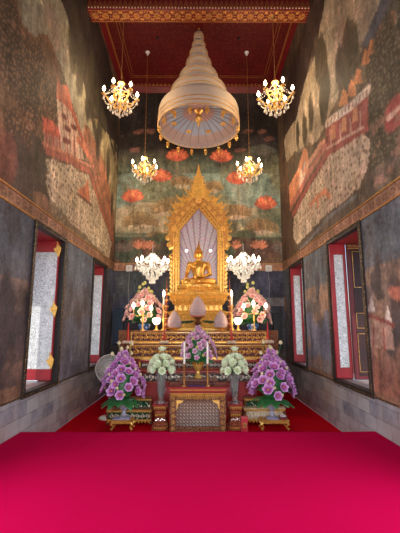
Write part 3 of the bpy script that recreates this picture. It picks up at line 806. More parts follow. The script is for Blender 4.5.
# ------------------------------------------------------------------ windows
M['maroon'] = plain('dark_maroon_lacquer', (0.028, 0.006, 0.006), 0.6, 0.0, 0.3, 4.0)
def window(idx, side, spec):
    y0, y1, z0, z1 = spec
    root = bpy.data.objects.new('window_%d' % idx, None); COL.objects.link(root); struct(root)
    X = lambda d: side*(W+d)          # d > 0 is outwards
    def bx(mb, d0, d1, ya, yb, za, zb):
        a, b_ = sorted((X(d0), X(d1))); return mb.bbox(a, b_, ya, yb, za, zb, 0.004)
    # black and gilt casing standing just off the wall, red reveal behind it
    f = MB(); c = 0.075
    bx(f, -0.03, 0.10, y0-c, y0+0.012, z0-c, z1+c); bx(f, -0.03, 0.10, y1-0.012, y1+c, z0-c, z1+c)
    bx(f, -0.03, 0.10, y0, y1, z1-0.012, z1+c); bx(f, -0.03, 0.10, y0, y1, z0-c, z0+0.012)
    f.obj('casing', M['black_lacquer'], root)
    g = MB()
    n = 60
    for k in range(n):
        z = z0-c+(z1-z0+2*c)*(k+0.5)/n
        for yy in (y0-c*0.5, y1+c*0.5): g.ell((X(-0.032), yy, z), (0.010, 0.016, 0.014), 6, 4)
    for k in range(26):
        y = y0+(y1-y0)*(k+0.5)/26
        for zz in (z0-c*0.5, z1+c*0.5): g.ell((X(-0.032), y, zz), (0.010, 0.014, 0.014), 6, 4)
    for yy in (y0-c+0.008, y1+c-0.008): bx(g, -0.036, -0.03, yy-0.006, yy+0.006, z0-c, z1+c)
    for zz in (z0-c+0.008, z1+c-0.008): bx(g, -0.036, -0.03, y0-c, y1+c, zz-0.006, zz+0.006)
    g.obj('gilt_beading', M['gold_dark'], root)
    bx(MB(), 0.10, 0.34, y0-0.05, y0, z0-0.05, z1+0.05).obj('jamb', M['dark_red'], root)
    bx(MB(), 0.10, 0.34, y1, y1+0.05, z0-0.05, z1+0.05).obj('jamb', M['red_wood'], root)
    bx(MB(), 0.10, 1.10, y0, y1, z1-0.01, z1+0.05).obj('lintel', M['red_wood'], root)
    bx(MB(), 0.02, 0.60, y0, y1, z0-0.05, z0).obj('sill', plain('grey_stone_sill_%d' % idx, lin((150, 138, 134)), 0.4), root)
    # far shutter swung out square to the wall: red stiles round a panel of white mosaic
    a0, a1 = (0.06, 0.60) if side < 0 else (-0.01, 0.31)
    st = 0.05 if side < 0 else 0.075
    s = bpy.data.objects.new('shutter', None); COL.objects.link(s); s.parent = root
    yy0, yy1 = y1-0.10, y1-0.045
    zb, zt = z0+0.03, z1-0.015
    fr = MB()
    bx(fr, a0, a0+(st if side > 0 else 0.02), yy0, yy1, zb, zt); bx(fr, a1-st*0.8, a1, yy0, yy1, zb, zt)
    e0_, e1_ = a0+(st if side > 0 else 0.02), a1-st*0.8
    bx(fr, e0_, e1_, yy0, yy1, zb, zb+0.2); bx(fr, e0_, e1_, yy0, yy1, zt-0.22, zt)
    fr.obj('frame', M['red_wood'], s)
    bx(MB(), a0+(st if side > 0 else 0.02)-0.005, a1-st*0.8+0.005, yy0+0.012, yy1-0.005, zb+0.19, zt-0.21).obj('mosaic_panel', M['pearl'], s)
    # inner leaf of dark red lacquer with thin gilt rectangles
    d0, d1 = a1+0.004, a1+1.0
    lf = bpy.data.objects.new('shutter', None); COL.objects.link(lf); lf.parent = root
    bx(MB(), d0, d1, yy0-0.05, yy0-0.005, zb-0.02, zt).obj('leaf', M['dark_red'], lf)
    bx(MB(), d0+0.09, d1-0.05, yy0-0.058, yy0-0.05, zb+0.05, zt-0.12).obj('dark_panel', M['maroon'], lf)
    q = MB()
    for za, zc_ in ((zb+0.12, zb+0.85), (zb+0.95, zb+1.25), (zt-0.9, zt-0.16)):
        e0, e1, w = d0+0.10, d0+0.32, 0.01
        for s0, s1, t0, t1 in ((e0, e1, za, za+w), (e0, e1, zc_-w, zc_), (e0, e0+w, za, zc_), (e1-w, e1, za, zc_)):
            A, B = sorted((X(s0), X(s1))); q.box(A, B, yy0-0.062, yy0-0.058, t0, t1)
    for k in range(3):
        A, B = sorted((X(d0+0.02), X(d0+0.34))); q.box(A, B, yy0-0.06, yy0-0.05, zt-0.04-0.035*k, zt-0.025-0.035*k)
    q.obj('gilt_line', M['gold_dim'], lf)
    if side < 0 and idx == 1:
        # gilded triangular mounts on the far jamb
        for zc_, h in ((zt-0.16, 0.34), (z0+1.36, 0.34), (zb+0.36, 0.34)):
            t = MB(); yq = yy0-0.004; P = [(0.10, h*0.5), (0.065, h*0.18), (0.15, 0.0), (0.12, -h*0.16), (0.04, -h*0.5), (0.015, -h*0.2), (0.0, 0.02), (0.05, h*0.25)]
            t.loft([[(X(0.01+p[0]), yq-0.002, zc_+p[1]) for p in P], [(X(0.015+p[0]*0.93), yq-0.02, zc_+p[1]*0.92) for p in P]])
            for k in range(3): t.ell((X(0.085), yq-0.02, zc_+0.06*(k-1)), (0.022, 0.012, 0.03), 6, 4)
            t.obj('gilt_mount', M['gold_soft'], root)
window(1, -1, WIN[-1][0]); window(2, -1, WIN[-1][1]); window(3, 1, WIN[1][0]); window(4, 1, WIN[1][1])
for k, (sd, i) in enumerate(((-1, 2), (1, 2), (-1, 3), (1, 3))): window(5+k, sd, WIN[sd][i])
struct(MB().box(-14, 14, Y0-16, YB+6, LOW-0.6, LOW-0.25).obj('ground', plain('courtyard_paving', (0.45, 0.42, 0.38), 0.8)))
# ------------------------------------------------------------------ chandeliers
def arm_path(R, zr, dip, n=12):
    """an S-shaped arm in the x-z plane from the hub out to radius R"""
    P = []
    for k in range(n+1):
        t = k/n
        P.append((0.03+(R-0.03)*t, 0, -dip*math.sin(PI*min(1, t*1.15))*1.0 + zr*t*t))
    return P

def crystal_mesh(name, mat, s=1.0):
    mb = MB()
    mb.lathe([(0.0001, 0.0), (0.006*s, -0.004*s), (0.007*s, -0.014*s), (0.0001, -0.02*s)], seg=6)
    mb.lathe([(0.0001, -0.02*s), (0.011*s, -0.042*s), (0.021*s, -0.070*s), (0.017*s, -0.088*s), (0.0001, -0.10*s)], seg=8)
    return mb.mesh(name, mat, 0)

class Kit: pass
def kit(metal, crystal, bulb, R, zr, dip, cs):
    k = Kit(); k.R, k.zr = R, zr
    a = MB(); P = arm_path(R, zr, dip); a.tube(P, [0.019]*6+[0.016]*7, 6)
    # leaf scrolls on the arm
    a.tube([(R*0.35, 0, -dip*0.9), (R*0.42, 0, -dip*0.55), (R*0.5, 0, -dip*0.5), (R*0.53, 0, -dip*0.7), (R*0.48, 0, -dip*0.8)], [0.011, 0.01, 0.008, 0.006, 0.004], 5)
    a.tube([(R*0.7, 0, -dip*0.6), (R*0.66, 0, -dip*0.1), (R*0.58, 0, 0.0), (R*0.55, 0, -dip*0.2)], [0.01, 0.009, 0.006, 0.004], 5)
    for q in (0.3, 0.55, 0.8): a.ell((R*q, 0, -dip*math.sin(PI*min(1, q*1.15))+zr*q*q), (0.022, 0.018, 0.018), 7, 5)
    k.arm = a.mesh('arm', metal)
    p = MB().lathe([(0.008, -0.02), (0.02, -0.012), (0.048, 0.0), (0.055, 0.012), (0.046, 0.008), (0.012, 0.004)], seg=12)
    k.pan = p.mesh('drip_pan', metal if metal is not M['crystal_white'] else crystal)
    k.candle = MB().lathe([(0.012, 0.0), (0.013, 0.01), (0.0125, 0.085), (0.010, 0.09)], seg=8).mesh('candle_sleeve', M['wax'])
    k.bulb = MB().lathe([(0.010, 0.088), (0.028, 0.105), (0.036, 0.132), (0.026, 0.168), (0.008, 0.205), (0.0005, 0.215)], seg=10).mesh('bulb', bulb)
    k.bulb_off = MB().lathe([(0.010, 0.088), (0.028, 0.105), (0.036, 0.132), (0.026, 0.168), (0.008, 0.205), (0.0005, 0.215)], seg=10).mesh('bulb', M['bulb_off'])
    k.drop = crystal_mesh('crystal_drop', crystal, cs)
    return k

G_KIT = kit(M['gold'], M['crystal'], M['bulb_warm'], 0.37, 0.10, 0.13, 1.0)
W_KIT = kit(M['crystal_white'], M['crystal_white'], M['bulb_white'], 0.40, 0.04, 0.10, 1.05)

def lamp(name, loc, watts, col, r=0.25):
    l = bpy.data.lights.new(name, 'POINT'); l.energy = watts; l.color = col; l.shadow_soft_size = r
    o = bpy.data.objects.new(name, l); COL.objects.link(o); o.location = loc; return o

def gold_chandelier(loc, top, scale, label, phase, dark, watts):
    rt = thing('chandelier', label, 'chandelier', loc, 0, 'gilded crystal chandeliers')
    h = (top-loc[2])
    r = MB(); n = int((h-0.45)/0.07)
    for k in range(n):                      # chain links inside a sleeve of cord
        z = 0.45+(h-0.45)*(k+0.5)/n; r.ell((0, 0, z), (0.012 if k % 2 else 0.007, 0.007 if k % 2 else 0.012, 0.042), 5, 4)
    r.tube([(0, 0, 0.42), (0, 0, h)], 0.0055, 5)
    r.obj('chain', M['gold_dim'], rt)
    MB().lathe([(0.07, h), (0.065, h-0.02), (0.035, h-0.05), (0.03, h-0.09), (0.008, h-0.11)], seg=12).obj('ceiling_rose', M['wax'] if top > 9.5 else M['gold_dim'], rt)
    s = scale
    st = MB().lathe([(0.008, 0.46), (0.02, 0.44), (0.075, 0.40), (0.085, 0.375), (0.04, 0.35), (0.02, 0.32), (0.028, 0.26), (0.018, 0.20), (0.03, 0.12), (0.05, 0.05), (0.035, 0.0), (0.06, -0.05), (0.075, -0.09), (0.05, -0.14), (0.03, -0.18), (0.045, -0.23), (0.03, -0.27), (0.012, -0.30), (0.018, -0.33), (0.001, -0.36)], seg=14)
    o = st.obj('stem', M['gold'], rt); o.scale = (s,)*3
    for k in range(6):
        a = phase+k*PI/3
        arm = place(G_KIT.arm, 'arm', rt, (0, 0, -0.06*s), (0, 0, a), s)
        x, z = G_KIT.R, 0.10-0.13*0.0
        place(G_KIT.pan, 'drip_pan', arm, (x, 0, z)); place(G_KIT.candle, 'candle_sleeve', arm, (x, 0, z))
        place(G_KIT.bulb_off if k in dark else G_KIT.bulb, 'bulb', arm, (x, 0, z))
    # crystal drops under the arms and in a lower ring
    for k in range(12):
        a = phase+k*PI/6; rr = (0.37 if k % 2 == 0 else 0.30)*s
        place(G_KIT.drop, 'crystal_drop', rt, (rr*math.cos(a), rr*math.sin(a), (0.02 if k % 2 == 0 else -0.10)*s), (0, 0, a), s*1.15)
    for k in range(12):
        a = phase+0.2+k*PI/6; rr = 0.22*s
        place(G_KIT.drop, 'crystal_drop', rt, (rr*math.cos(a), rr*math.sin(a), -0.19*s), (0, 0, a), s*1.2)
    for k in range(8):
        a = phase+0.1+k*PI/4; rr = 0.11*s
        place(G_KIT.drop, 'crystal_drop', rt, (rr*math.cos(a), rr*math.sin(a), -0.27*s), (0, 0, a), s*1.1)
    place(G_KIT.drop, 'crystal_drop', rt, (0, 0, -0.36*s), None, s*1.2)
    # bead swags between the arms and an upper spray of small arms
    g = MB()
    for q in range(9):
        t = q/8; g.ell((0.36*s*math.cos(t*PI/3), 0.36*s*math.sin(t*PI/3), (0.04-0.09*math.sin(PI*t))*s), 0.015*s, 6, 4)
    g1 = g.mesh('bead_swag', M['crystal']); g = MB()
    for q in range(9):
        t = q/8; g.ell(((0.06+0.29*t)*s, 0, (0.34-0.30*t-0.06*math.sin(PI*t))*s), 0.012*s, 6, 4)
    g2 = g.mesh('bead_string', M['crystal'])
    for k in range(6):
        place(g1, 'bead_swag', rt, None, (0, 0, phase+k*PI/3)); place(g2, 'bead_string', rt, None, (0, 0, phase+k*PI/3))
    g = MB()
    for k in range(6):
        a = phase+PI/6+k*PI/3; c, sn = math.cos(a), math.sin(a)
        P = [(0.02, 0.10), (0.10, 0.16), (0.17, 0.14), (0.20, 0.08), (0.17, 0.04), (0.14, 0.07)]
        g.tube([(r_*c*s, r_*sn*s, z*s) for r_, z in P], [0.014*s, 0.013*s, 0.012*s, 0.010*s, 0.008*s, 0.005*s], 5)
        P = [(0.05, -0.10), (0.13, -0.02), (0.16, 0.0), (0.19, -0.05), (0.16, -0.08)]
        g.tube([(r_*c*s, r_*sn*s, z*s) for r_, z in P], [0.014*s, 0.013*s, 0.012*s, 0.009*s, 0.006*s], 5)
    g.obj('scroll_leaf', M['gold'], rt)
    lamp('chandelier_light', (loc[0], loc[1]-0.02, loc[2]+0.22), watts, (1.0, 0.76, 0.50), 0.3)
    return rt

x, z = at(120.5, 99, 7.66); gold_chandelier((x, 7.66, z), BZ, 1.05, 'gilded crystal chandelier nearest the viewer beside the painted wall with the orange-roofed tower', 0.3, (1,), 70)
x, z = at(275.5, 98, 7.66); gold_chandelier((x, 7.66, z), BZ, 1.08, 'gilded crystal chandelier nearest the viewer beside the painted wall with the long white rampart', 0.75, (), 70)
x, z = at(144.5, 170, 9.66); gold_chandelier((x, 9.66, z), ZC, 0.97, 'far gilded chandelier hanging over the painted red lotuses, tower side', 0.5, (), 60)
x, z = at(249.5, 170, 9.66); gold_chandelier((x, 9.66, z), ZC, 0.97, 'far gilded chandelier hanging over the painted red lotuses, rampart side', 0.15, (), 60)

def white_chandelier(loc, top, label, phase, watts):
    rt = thing('crystal_chandelier', label, 'chandelier', loc, 0, 'white crystal chandeliers')
    h = top-loc[2]
    MB().tube([(0, 0, 0.22), (0, 0, 0.52)], 0.012, 8).lathe([(0.002, 0.56), (0.014, 0.54), (0.014, 0.51)], seg=8).obj('rod', M['grey_metal'], rt)
    MB().tube([(0, 0, 0.52), (0, 0, h-0.03)], 0.003, 5).lathe([(0.05, h), (0.04, h-0.03), (0.004, h-0.05)], seg=10).obj('cord', M['black_plastic'], rt)
    MB().lathe([(0.01, 0.30), (0.05, 0.28), (0.075, 0.25), (0.03, 0.22), (0.02, 0.16), (0.055, 0.10), (0.035, 0.04), (0.08, -0.02), (0.10, -0.06), (0.05, -0.11), (0.03, -0.18), (0.055, -0.24), (0.028, -0.30), (0.02, -0.36), (0.04, -0.40), (0.02, -0.45), (0.001, -0.50)], seg=14).obj('stem', M['crystal_white'], rt)
    for k in range(8):
        a = phase+k*PI/4
        arm = place(W_KIT.arm, 'arm', rt, (0, 0, -0.04), (0, 0, a))
        x, z = W_KIT.R, 0.02
        place(W_KIT.pan, 'drip_pan', arm, (x, 0, z)); place(W_KIT.candle, 'candle_sleeve', arm, (x, 0, z)); place(W_KIT.bulb, 'bulb', arm, (x, 0, z))
    for k in range(24):
        a = phase+k*PI/12; rr = (0.44, 0.33, 0.38)[k % 3]
        place(W_KIT.drop, 'crystal_drop', rt, (rr*math.cos(a), rr*math.sin(a), (-0.02, -0.05, 0.0)[k % 3]), (0, 0, a), 1.25)
    for k in range(14):
        a = phase+0.1+k*PI/7; rr = 0.24
        place(W_KIT.drop, 'crystal_drop', rt, (rr*math.cos(a), rr*math.sin(a), -0.14), (0, 0, a), 1.25)
    for k in range(10):
        a = phase+k*PI/5; rr = 0.14
        place(W_KIT.drop, 'crystal_drop', rt, (rr*math.cos(a), rr*math.sin(a), -0.26), (0, 0, a), 1.15)
    g = MB()
    for q in range(10):
        t = q/9; g.ell((0.06+0.34*t, 0, 0.30-0.26*t-0.05*math.sin(PI*t)), 0.017, 6, 4)
    g1 = g.mesh('bead_string', M['crystal_white']); g = MB()
    for q in range(10):
        t = q/9; g.ell((0.40*math.cos(t*PI/4), 0.40*math.sin(t*PI/4), -0.03-0.06*math.sin(PI*t)), 0.017, 6, 4)
    g2 = g.mesh('bead_swag', M['crystal_white']); g = MB()
    for q in range(10):
        t = q/9; g.ell((0.10+0.16*(1-t), 0, -0.14-0.24*t), 0.018, 6, 4)
    g3 = g.mesh('bead_string', M['crystal_white'])
    for k in range(8):
        for g_, nm in ((g1, 'bead_string'), (g2, 'bead_swag'), (g3, 'bead_string')): place(g_, nm, rt, None, (0, 0, phase+k*PI/4))
    # upper dome of crystal
    for k in range(10):
        a = phase+k*PI/5; place(W_KIT.drop, 'crystal_drop', rt, (0.17*math.cos(a), 0.17*math.sin(a), 0.20), (0, 0, a), 1.5)
    for k in range(6):
        a = phase+k*PI/3; place(W_KIT.drop, 'crystal_drop', rt, (0.06*math.cos(a), 0.06*math.sin(a), -0.36), (0, 0, a), 1.2)
    lamp('crystal_chandelier_light', (loc[0], loc[1], loc[2]+0.2), watts, (1.0, 0.86, 0.68), 0.3)
x, z = at(152.5, 265, 9.1); white_chandelier((x, 9.1, z), ZC, 'white crystal chandelier beside the arch, on the side of the standing electric fan', 0.2, 42)
x, z = at(243.5, 264, 9.1); white_chandelier((x, 9.1, z), ZC, 'white crystal chandelier beside the arch, on the far side from the electric fan', 0.55, 42)

# ------------------------------------------------------------------ nine-tiered white umbrella
UY = 8.78
t = thing('tiered_umbrella', 'great cream tiered ceremonial umbrella with gilt hems hanging above the golden arch', 'ceremonial umbrella', (0, UY, 0))
def tier(r0, r1, r2, zb, zs, zt, seg=48):
    """skirt from zb (radius r0) up to zs (r1), rounded shoulder to zt (r2)"""
    P = [(r0, zb), (r0*0.5+r1*0.5+0.004, (zb+zs)/2), (r1, zs)]
    for k in range(1, 6):
        a = k/5*PI/2; P.append((r2+(r1-r2)*math.cos(a), zs+(zt-zs)*math.sin(a)))
    mb = MB()
    def pt(r, z, i): 
        sc = 1+0.006*math.cos(i*6*2*PI/seg)
        return (r*sc*math.cos(2*PI*i/seg), r*sc*math.sin(2*PI*i/seg), z)
    th = 0.012
    rings = [[pt(r-th, z, i) for i in range(seg)] for r, z in reversed(P)] + [[pt(r, z, i) for i in range(seg)] for r, z in P]
    mb.loft(rings, cap=False)
    o = mb.obj('tier', M['cream_cloth'], t)
    g = MB()
    for q, rr in ((0.02, 1.006), (0.27, 1.006), (0.52, 1.006)) if r0 > 0.9 else ((0.35, 1.006), (0.8, 1.006)):
        z = zb+(zs-zb)*q; R = (r0+(r1-r0)*q)*rr+0.003
        g.loft([[((R+dx)*math.cos(2*PI*i/seg), (R+dx)*math.sin(2*PI*i/seg), z+dz) for i in range(seg)] for dx, dz in ((0, -0.011), (0.006, -0.008), (0.006, 0.008), (0, 0.011))], cap=False)
    g.obj('gilt_hem', M['gold_soft'], o)
    return o
B = EYE+5.20
tier(1.08, 1.07, 0.62, B, B+0.47, B+0.72, 64)
lev = [(0.765, 0.765, 0.40, 0.74, 1.05, 1.19), (0.53, 0.53, 0.26, 1.22, 1.52, 1.63), (0.35, 0.35, 0.16, 1.66, 1.96, 2.05), (0.248, 0.248, 0.11, 2.08, 2.29, 2.36), (0.18, 0.18, 0.08, 2.39, 2.55, 2.61), (0.132, 0.132, 0.03, 2.64, 2.84, 2.93)]
for r_, z0_, z1_ in ((0.50, 0.70, 0.78), (0.33, 1.17, 1.26), (0.22, 1.61, 1.70), (0.14, 2.03, 2.12), (0.10, 2.34, 2.42), (0.07, 2.59, 2.67)):
    MB().lathe([(r_, B+z0_), (r_, B+z1_)], seg=24).obj('core', M['gold_dim'], t)
for a in lev: tier(a[0], a[1], a[2], B+a[3], B+a[4], B+a[5], 40)
MB().lathe([(0.03, 2.89+B), (0.035, 2.91+B), (0.014, 2.96+B), (0.008, ZC-0.03), (0.03, ZC-0.015), (0.03, ZC)], seg=10).obj('rod', M['gold_soft'], t)
# the spread lining with its ribs and gilt rosettes
mb = MB(); rings = []
for r, z in ((1.025, 0.13), (0.80, 0.30), (0.45, 0.44), (0.12, 0.52), (0.001, 0.53)):
    rings.append([(r*math.cos(2*PI*i/48), r*math.sin(2*PI*i/48), B+z) for i in range(48)])
lt = NT('pale_blue_lining'); tc = lt.new('ShaderNodeTexCoord'); spx = lt.new('ShaderNodeSeparateXYZ'); lt.link(tc.outputs['Object'], spx.inputs[0])
rr = lt.math('SQRT', lt.math('ADD', lt.math('MULTIPLY', spx.outputs['X'], spx.outputs['X']), lt.math('MULTIPLY', spx.outputs['Y'], spx.outputs['Y'])))
nn = lt.noise(tc.outputs['Object'], 9.0, 3)
lt.link(lt.ramp(lt.math('ADD', rr, lt.math('MULTIPLY', lt.math('SUBTRACT', nn, 0.5), 0.12)), [(0.0, (0.50, 0.26, 0.26)), (0.40, (0.40, 0.25, 0.25)), (0.44, (0.27, 0.34, 0.46)), (0.80, (0.32, 0.38, 0.50)), (0.86, (0.40, 0.30, 0.27))]), lt.b.inputs['Base Color']); lt.set(Roughness=0.7)
mb.loft(rings, cap=False); mb.obj('lining', lt.m, t)
g = MB()
for k in range(24):
    a = 2*PI*k/24
    g.tube([(r*math.cos(a), r*math.sin(a), B+z-0.008) for r, z in ((1.03, 0.13), (0.80, 0.30), (0.45, 0.44), (0.13, 0.52))], [0.010, 0.010, 0.009, 0.008], 5)
g.obj('rib', plain('dull_rib', (0.30, 0.22, 0.18), 0.5), t)
# scalloped inner fringe round the mouth
g = MB(); n = 40
for k in range(n):
    a0, a1 = 2*PI*k/n, 2*PI*(k+1)/n; am = (a0+a1)/2
    P = [(a0, 0.16), (a1, 0.16), (a1, 0.06), (am, 0.0), (a0, 0.06)]
    g.loft([[(rr_*math.cos(a), rr_*math.sin(a), B+z) for a, z in P] for rr_ in (1.035, 1.022)])
g.obj('fringe', M['pale_lining'], t)
g = MB()
for k in range(8):
    a = 2*PI*(k+0.5)/8; r = 0.74; c = (r*math.cos(a), r*math.sin(a), B+0.31)
    for q in range(6): g.ell((c[0]+0.05*math.cos(q*PI/3), c[1]+0.05*math.sin(q*PI/3), c[2]), (0.035, 0.035, 0.02), 6, 4)
    g.ell((c[0], c[1], c[2]-0.02), (0.03, 0.03, 0.03), 8, 5)
g.obj('rosette', M['gold'], t)
MB().lathe([(0.10, 0.53), (0.12, 0.50), (0.07, 0.46), (0.03, 0.42), (0.085, 0.34), (0.10, 0.28), (0.07, 0.22), (0.03, 0.18), (0.05, 0.14), (0.02, 0.08), (0.001, 0.03)], (0, 0, B), 14).obj('centre_pendant', M['gold'], t)
mb = MB()
mb.tube([(0, 0, 0), (0, 0, -0.10)], 0.004, 5)
for q in range(5): mb.ell((0.028*math.cos(q*2*PI/5), 0.028*math.sin(q*2*PI/5), -0.11), (0.022, 0.022, 0.016), 6, 4)
mb.lathe([(0.01, -0.10), (0.035, -0.13), (0.045, -0.17), (0.05, -0.18), (0.01, -0.18), (0.012, -0.20), (0.03, -0.23), (0.001, -0.27)], seg=10)
pm = mb.mesh('bodhi_pendant', M['gold'])
for k in range(16):
    a = 2*PI*(k+0.5)/16; place(pm, 'pendant', t, (1.05*math.cos(a), 1.05*math.sin(a), B+0.02), (0, 0, a))
# ------------------------------------------------------------------ shared carving helpers
def red_ring(hw, hd, z, cy=0.0, n=None, cx=0.0):
    """rectangle with stepped-in corners"""
    n = min(hw, hd)*0.16 if n is None else n
    q = [(hw, -hd+n), (hw, hd-n), (hw-n, hd-n), (hw-n, hd), (-hw+n, hd), (-hw+n, hd-n), (-hw, hd-n), (-hw, -hd+n), (-hw+n, -hd+n), (-hw+n, -hd), (hw-n, -hd), (hw-n, -hd+n)]
    return [(cx+x, cy+y, z) for x, y in q]

def plinth(mb, prof, hw0, hd0, cy=0.0, n=0.03, cx=0.0):
    """moulded plinth: prof = [(offset from the nominal half sizes, z)]"""
    return mb.loft([red_ring(hw0+o, hd0+o, z, cy, n, cx) for o, z in prof])

def petals(mb, x0, x1, y, z, n, h, out=0.02, up=1):
    """a row of carved lotus petals along x on a face looking to -y"""
    w = (x1-x0)/n
    for k in range(n):
        x = x0+w*(k+0.5); a = w*0.46
        mb.add([(x-a, y, z), (x-a*0.8, y, z+up*h*0.5), (x, y, z+up*h), (x+a*0.8, y, z+up*h*0.5), (x+a, y, z), (x, y-out, z+up*h*0.42)],
               [(0,1,5), (1,2,5), (2,3,5), (3,4,5), (4,0,5)])

def scrolls(mb, x0, x1, y, z0, z1, n, r=0.007):
    """a frieze of curling stems"""
    w = (x1-x0)/n; h = (z1-z0)/2; zc = (z0+z1)/2
    for k in range(n):
        x = x0+w*(k+0.5); s = 1 if k % 2 else -1; P = []
        for q in range(13):
            t = q/12; a = -PI/2*s+s*t*2.2*PI; rr = h*0.86*(1-0.78*t)
            P.append((x+rr*math.cos(a)*min(1.0, w/(2*h)), y, zc+rr*math.sin(a)))
        mb.tube(P, [r*(1-0.5*q/12) for q in range(13)], 4)
        mb.ell((x+w*0.5, y, zc), (r*1.6, r, h*0.5), 6, 4); mb.ell((x, y, zc), r*1.5, 6, 4)

def beads(mb, x0, x1, y, z, n, r):
    for k in range(n): mb.ell((x0+(x1-x0)*(k+0.5)/n, y, z), r, 6, 4)

# ------------------------------------------------------------------ altar steps, front to back
def step(label, Yf, Yb, hw, ztop, kind, zvis):
    """one stage of the altar: stands on the floor, its front face carved down to zvis"""
    d = (Yb-Yf)
    t = thing('altar_step', label, 'altar step', (0, Yf, LOW), 0, 'stages of the stepped altar')
    h = ztop-LOW; v = zvis-LOW
    mb = MB(); mb.box(-hw+0.03, hw-0.03, 0.05, d, 0, h-0.03); mb.obj('body', M['red_lacquer'], t)
    tp = MB(); tp.bbox(-hw, hw, 0.0, d, h-0.03, h, 0.006)
    tp.obj('top', M['red_lacquer'] if kind == 'silver' else M['gold_fine'], t)
    c = MB()
    c.bbox(-hw+0.012, hw-0.012, 0.012, 0.06, h-0.045, h-0.03, 0.004)
    petals(c, -hw+0.02, hw-0.02, 0.02, h-0.06, int(hw*2/0.05), 0.018 if kind == 'silver' else 0.045, 0.016, -1)
    c.bbox(-hw+0.012, hw-0.012, 0.012, 0.06, v, v+0.03, 0.004)
    petals(c, -hw+0.02, hw-0.02, 0.02, v+0.03, int(hw*2/0.05), 0.015 if kind == 'silver' else 0.04, 0.016, 1)
    c.obj('lotus_moulding', M['gold_red'] if kind == 'silver' else M['gold'], t)
    f = MB(); f.box(-hw+0.025, hw-0.025, 0.035, 0.052, v+0.03, h-0.06)
    f.obj('frieze_ground', M['black_lacquer'] if kind == 'silver' else M['dark_red'], t)
    s = MB(); z0, z1 = (v+0.045, h-0.06) if kind == 'silver' else (v+0.072, h-0.095)
    if z1-z0 < 0.05: z0, z1 = v+0.05, h-0.08
    n = max(4, int(hw*2/((z1-z0)*0.95)))
    scrolls(s, -hw+0.05, hw-0.05, 0.032, z0, z1, n, max(0.006, (z1-z0)*0.10))
    s.obj('scroll_frieze', plain('silver_inlay', (0.78, 0.72, 0.62), 0.3, 0.4, 0.15) if kind == 'silver' else M['gold'], t)
    for sx in (-1, 1):
        e = MB()
        for q in range(5): e.ell((sx*(hw-0.02), 0.03, v+0.05+(h-v-0.1)*q/4), (0.022, 0.02, 0.03), 7, 5)
        e.obj('corner_boss', M['gold'], t)
    return t
S1, S2, S3, S4 = 0.63, 0.83, 1.17, 1.47
step('lowest altar step with a black frieze of silver scrolls, just behind the lotus vases', 7.90, 8.199, 1.30, S1, 'silver', 0.38)
step('second altar step with silver scrolls on black, below the taller gilded steps', 8.20, 8.499, 1.34, S2, 'silver', 0.63)
step('gilded altar step carrying the red tapers on domed gold holders', 8.50, 8.799, 1.62, S3, 'gold', 0.83)
tt = step('topmost gilded altar step carrying the grey bud offerings and the pink bouquets', 8.80, 9.299, 1.66, S4, 'gold', 1.17)
for sx in (-1, 1):
    MB().bbox(*sorted((sx*0.94, sx*2.05)), 0.50, 1.25, 0, S4-LOW-0.001, 0.01).obj('side_wing', M['gold_fine'], tt)

# ------------------------------------------------------------------ throne, statue, arch
TZ = at(198.5, 292, 9.5)[1]
t = thing('throne', 'tall golden tiered throne under the seated statue', 'throne', (0, 9.92, LOW))
h = TZ-LOW
hv = S4-LOW
MB().box(-0.88, 0.88, -0.61, 0.72, 0, hv-0.02).obj('core', M['red_lacquer'], t)
mb = MB()
q = h-hv
plinth(mb, [(0.14, hv-0.02), (0.14, hv+0.05*q), (0.10, hv+0.08*q), (0.12, hv+0.12*q), (0.12, hv+0.17*q), (0.05, hv+0.21*q), (0.02, hv+0.30*q), (0.0, hv+0.31*q), (0.0, hv+0.38*q), (0.05, hv+0.40*q), (0.07, hv+0.45*q), (0.02, hv+0.49*q), (-0.10, hv+0.52*q), (-0.10, hv+0.66*q), (-0.05, hv+0.69*q), (-0.02, hv+0.75*q), (0.03, hv+0.79*q), (0.05, hv+0.83*q), (0.01, hv+0.86*q), (0.08, hv+0.92*q), (0.08, hv+0.97*q), (0.03, h)], 0.74, 0.46, 0.0, 0.07)
c = mb.mat(1)
for o, z, dz, up in ((0.12, 0.125, 0.10, 1), (0.0, 0.31, 0.09, 1), (0.05, 0.40, 0.07, -1), (0.04, 0.80, 0.09, -1), (0.08, 0.92, 0.06, 1)):
    hw = 0.74+o-0.07; petals(c, -hw, hw, -(0.46+o), hv+z*q, int(hw*2/0.065), dz*q*1.4, 0.03, up)
for o, z in ((0.14, 0.03), (0.02, 0.5), (0.08, 0.955)): beads(c, -(0.68+o), 0.68+o, -(0.465+o), hv+z*q, 40, 0.014)
GARLAND = plain('dark_leaf_garland', (0.03, 0.06, 0.02), 0.6, 0.0, 0.5, 40.0)
for k in range(9):                      # little garudas of the frieze, as bosses with spread wings
    x = -0.56+1.12*k/8
    c.ell((x, -0.37, hv+0.59*q), (0.03, 0.03, 0.06), 8, 6); c.ell((x, -0.385, hv+0.66*q), 0.022, 7, 5)
    for s_ in (-1, 1): c.tube([(x, -0.37, hv+0.57*q), (x+s_*0.04, -0.375, hv+0.63*q), (x+s_*0.06, -0.37, hv+0.70*q)], [0.016, 0.014, 0.004], 5)
c.obj('plinth', [M['gold_soft'], M['gold']], t)
for s_ in (-1, 1):
    g = MB()
    P = [(s_*(0.12+0.6*k/10), -0.58-0.015*(k % 2), hv+0.235*q-0.03*math.sin(PI*k/10)) for k in range(11)]
    g.tube(P, [0.012, 0.03, 0.034, 0.036, 0.036, 0.036, 0.036, 0.034, 0.03, 0.02, 0.008], 7)
    for k in range(10):
        x, y, z = P[k]; g.ell((x, y-0.02, z+0.01), (0.03, 0.012, 0.014), 5, 4)
    g.obj('leaf_swag', GARLAND, t)

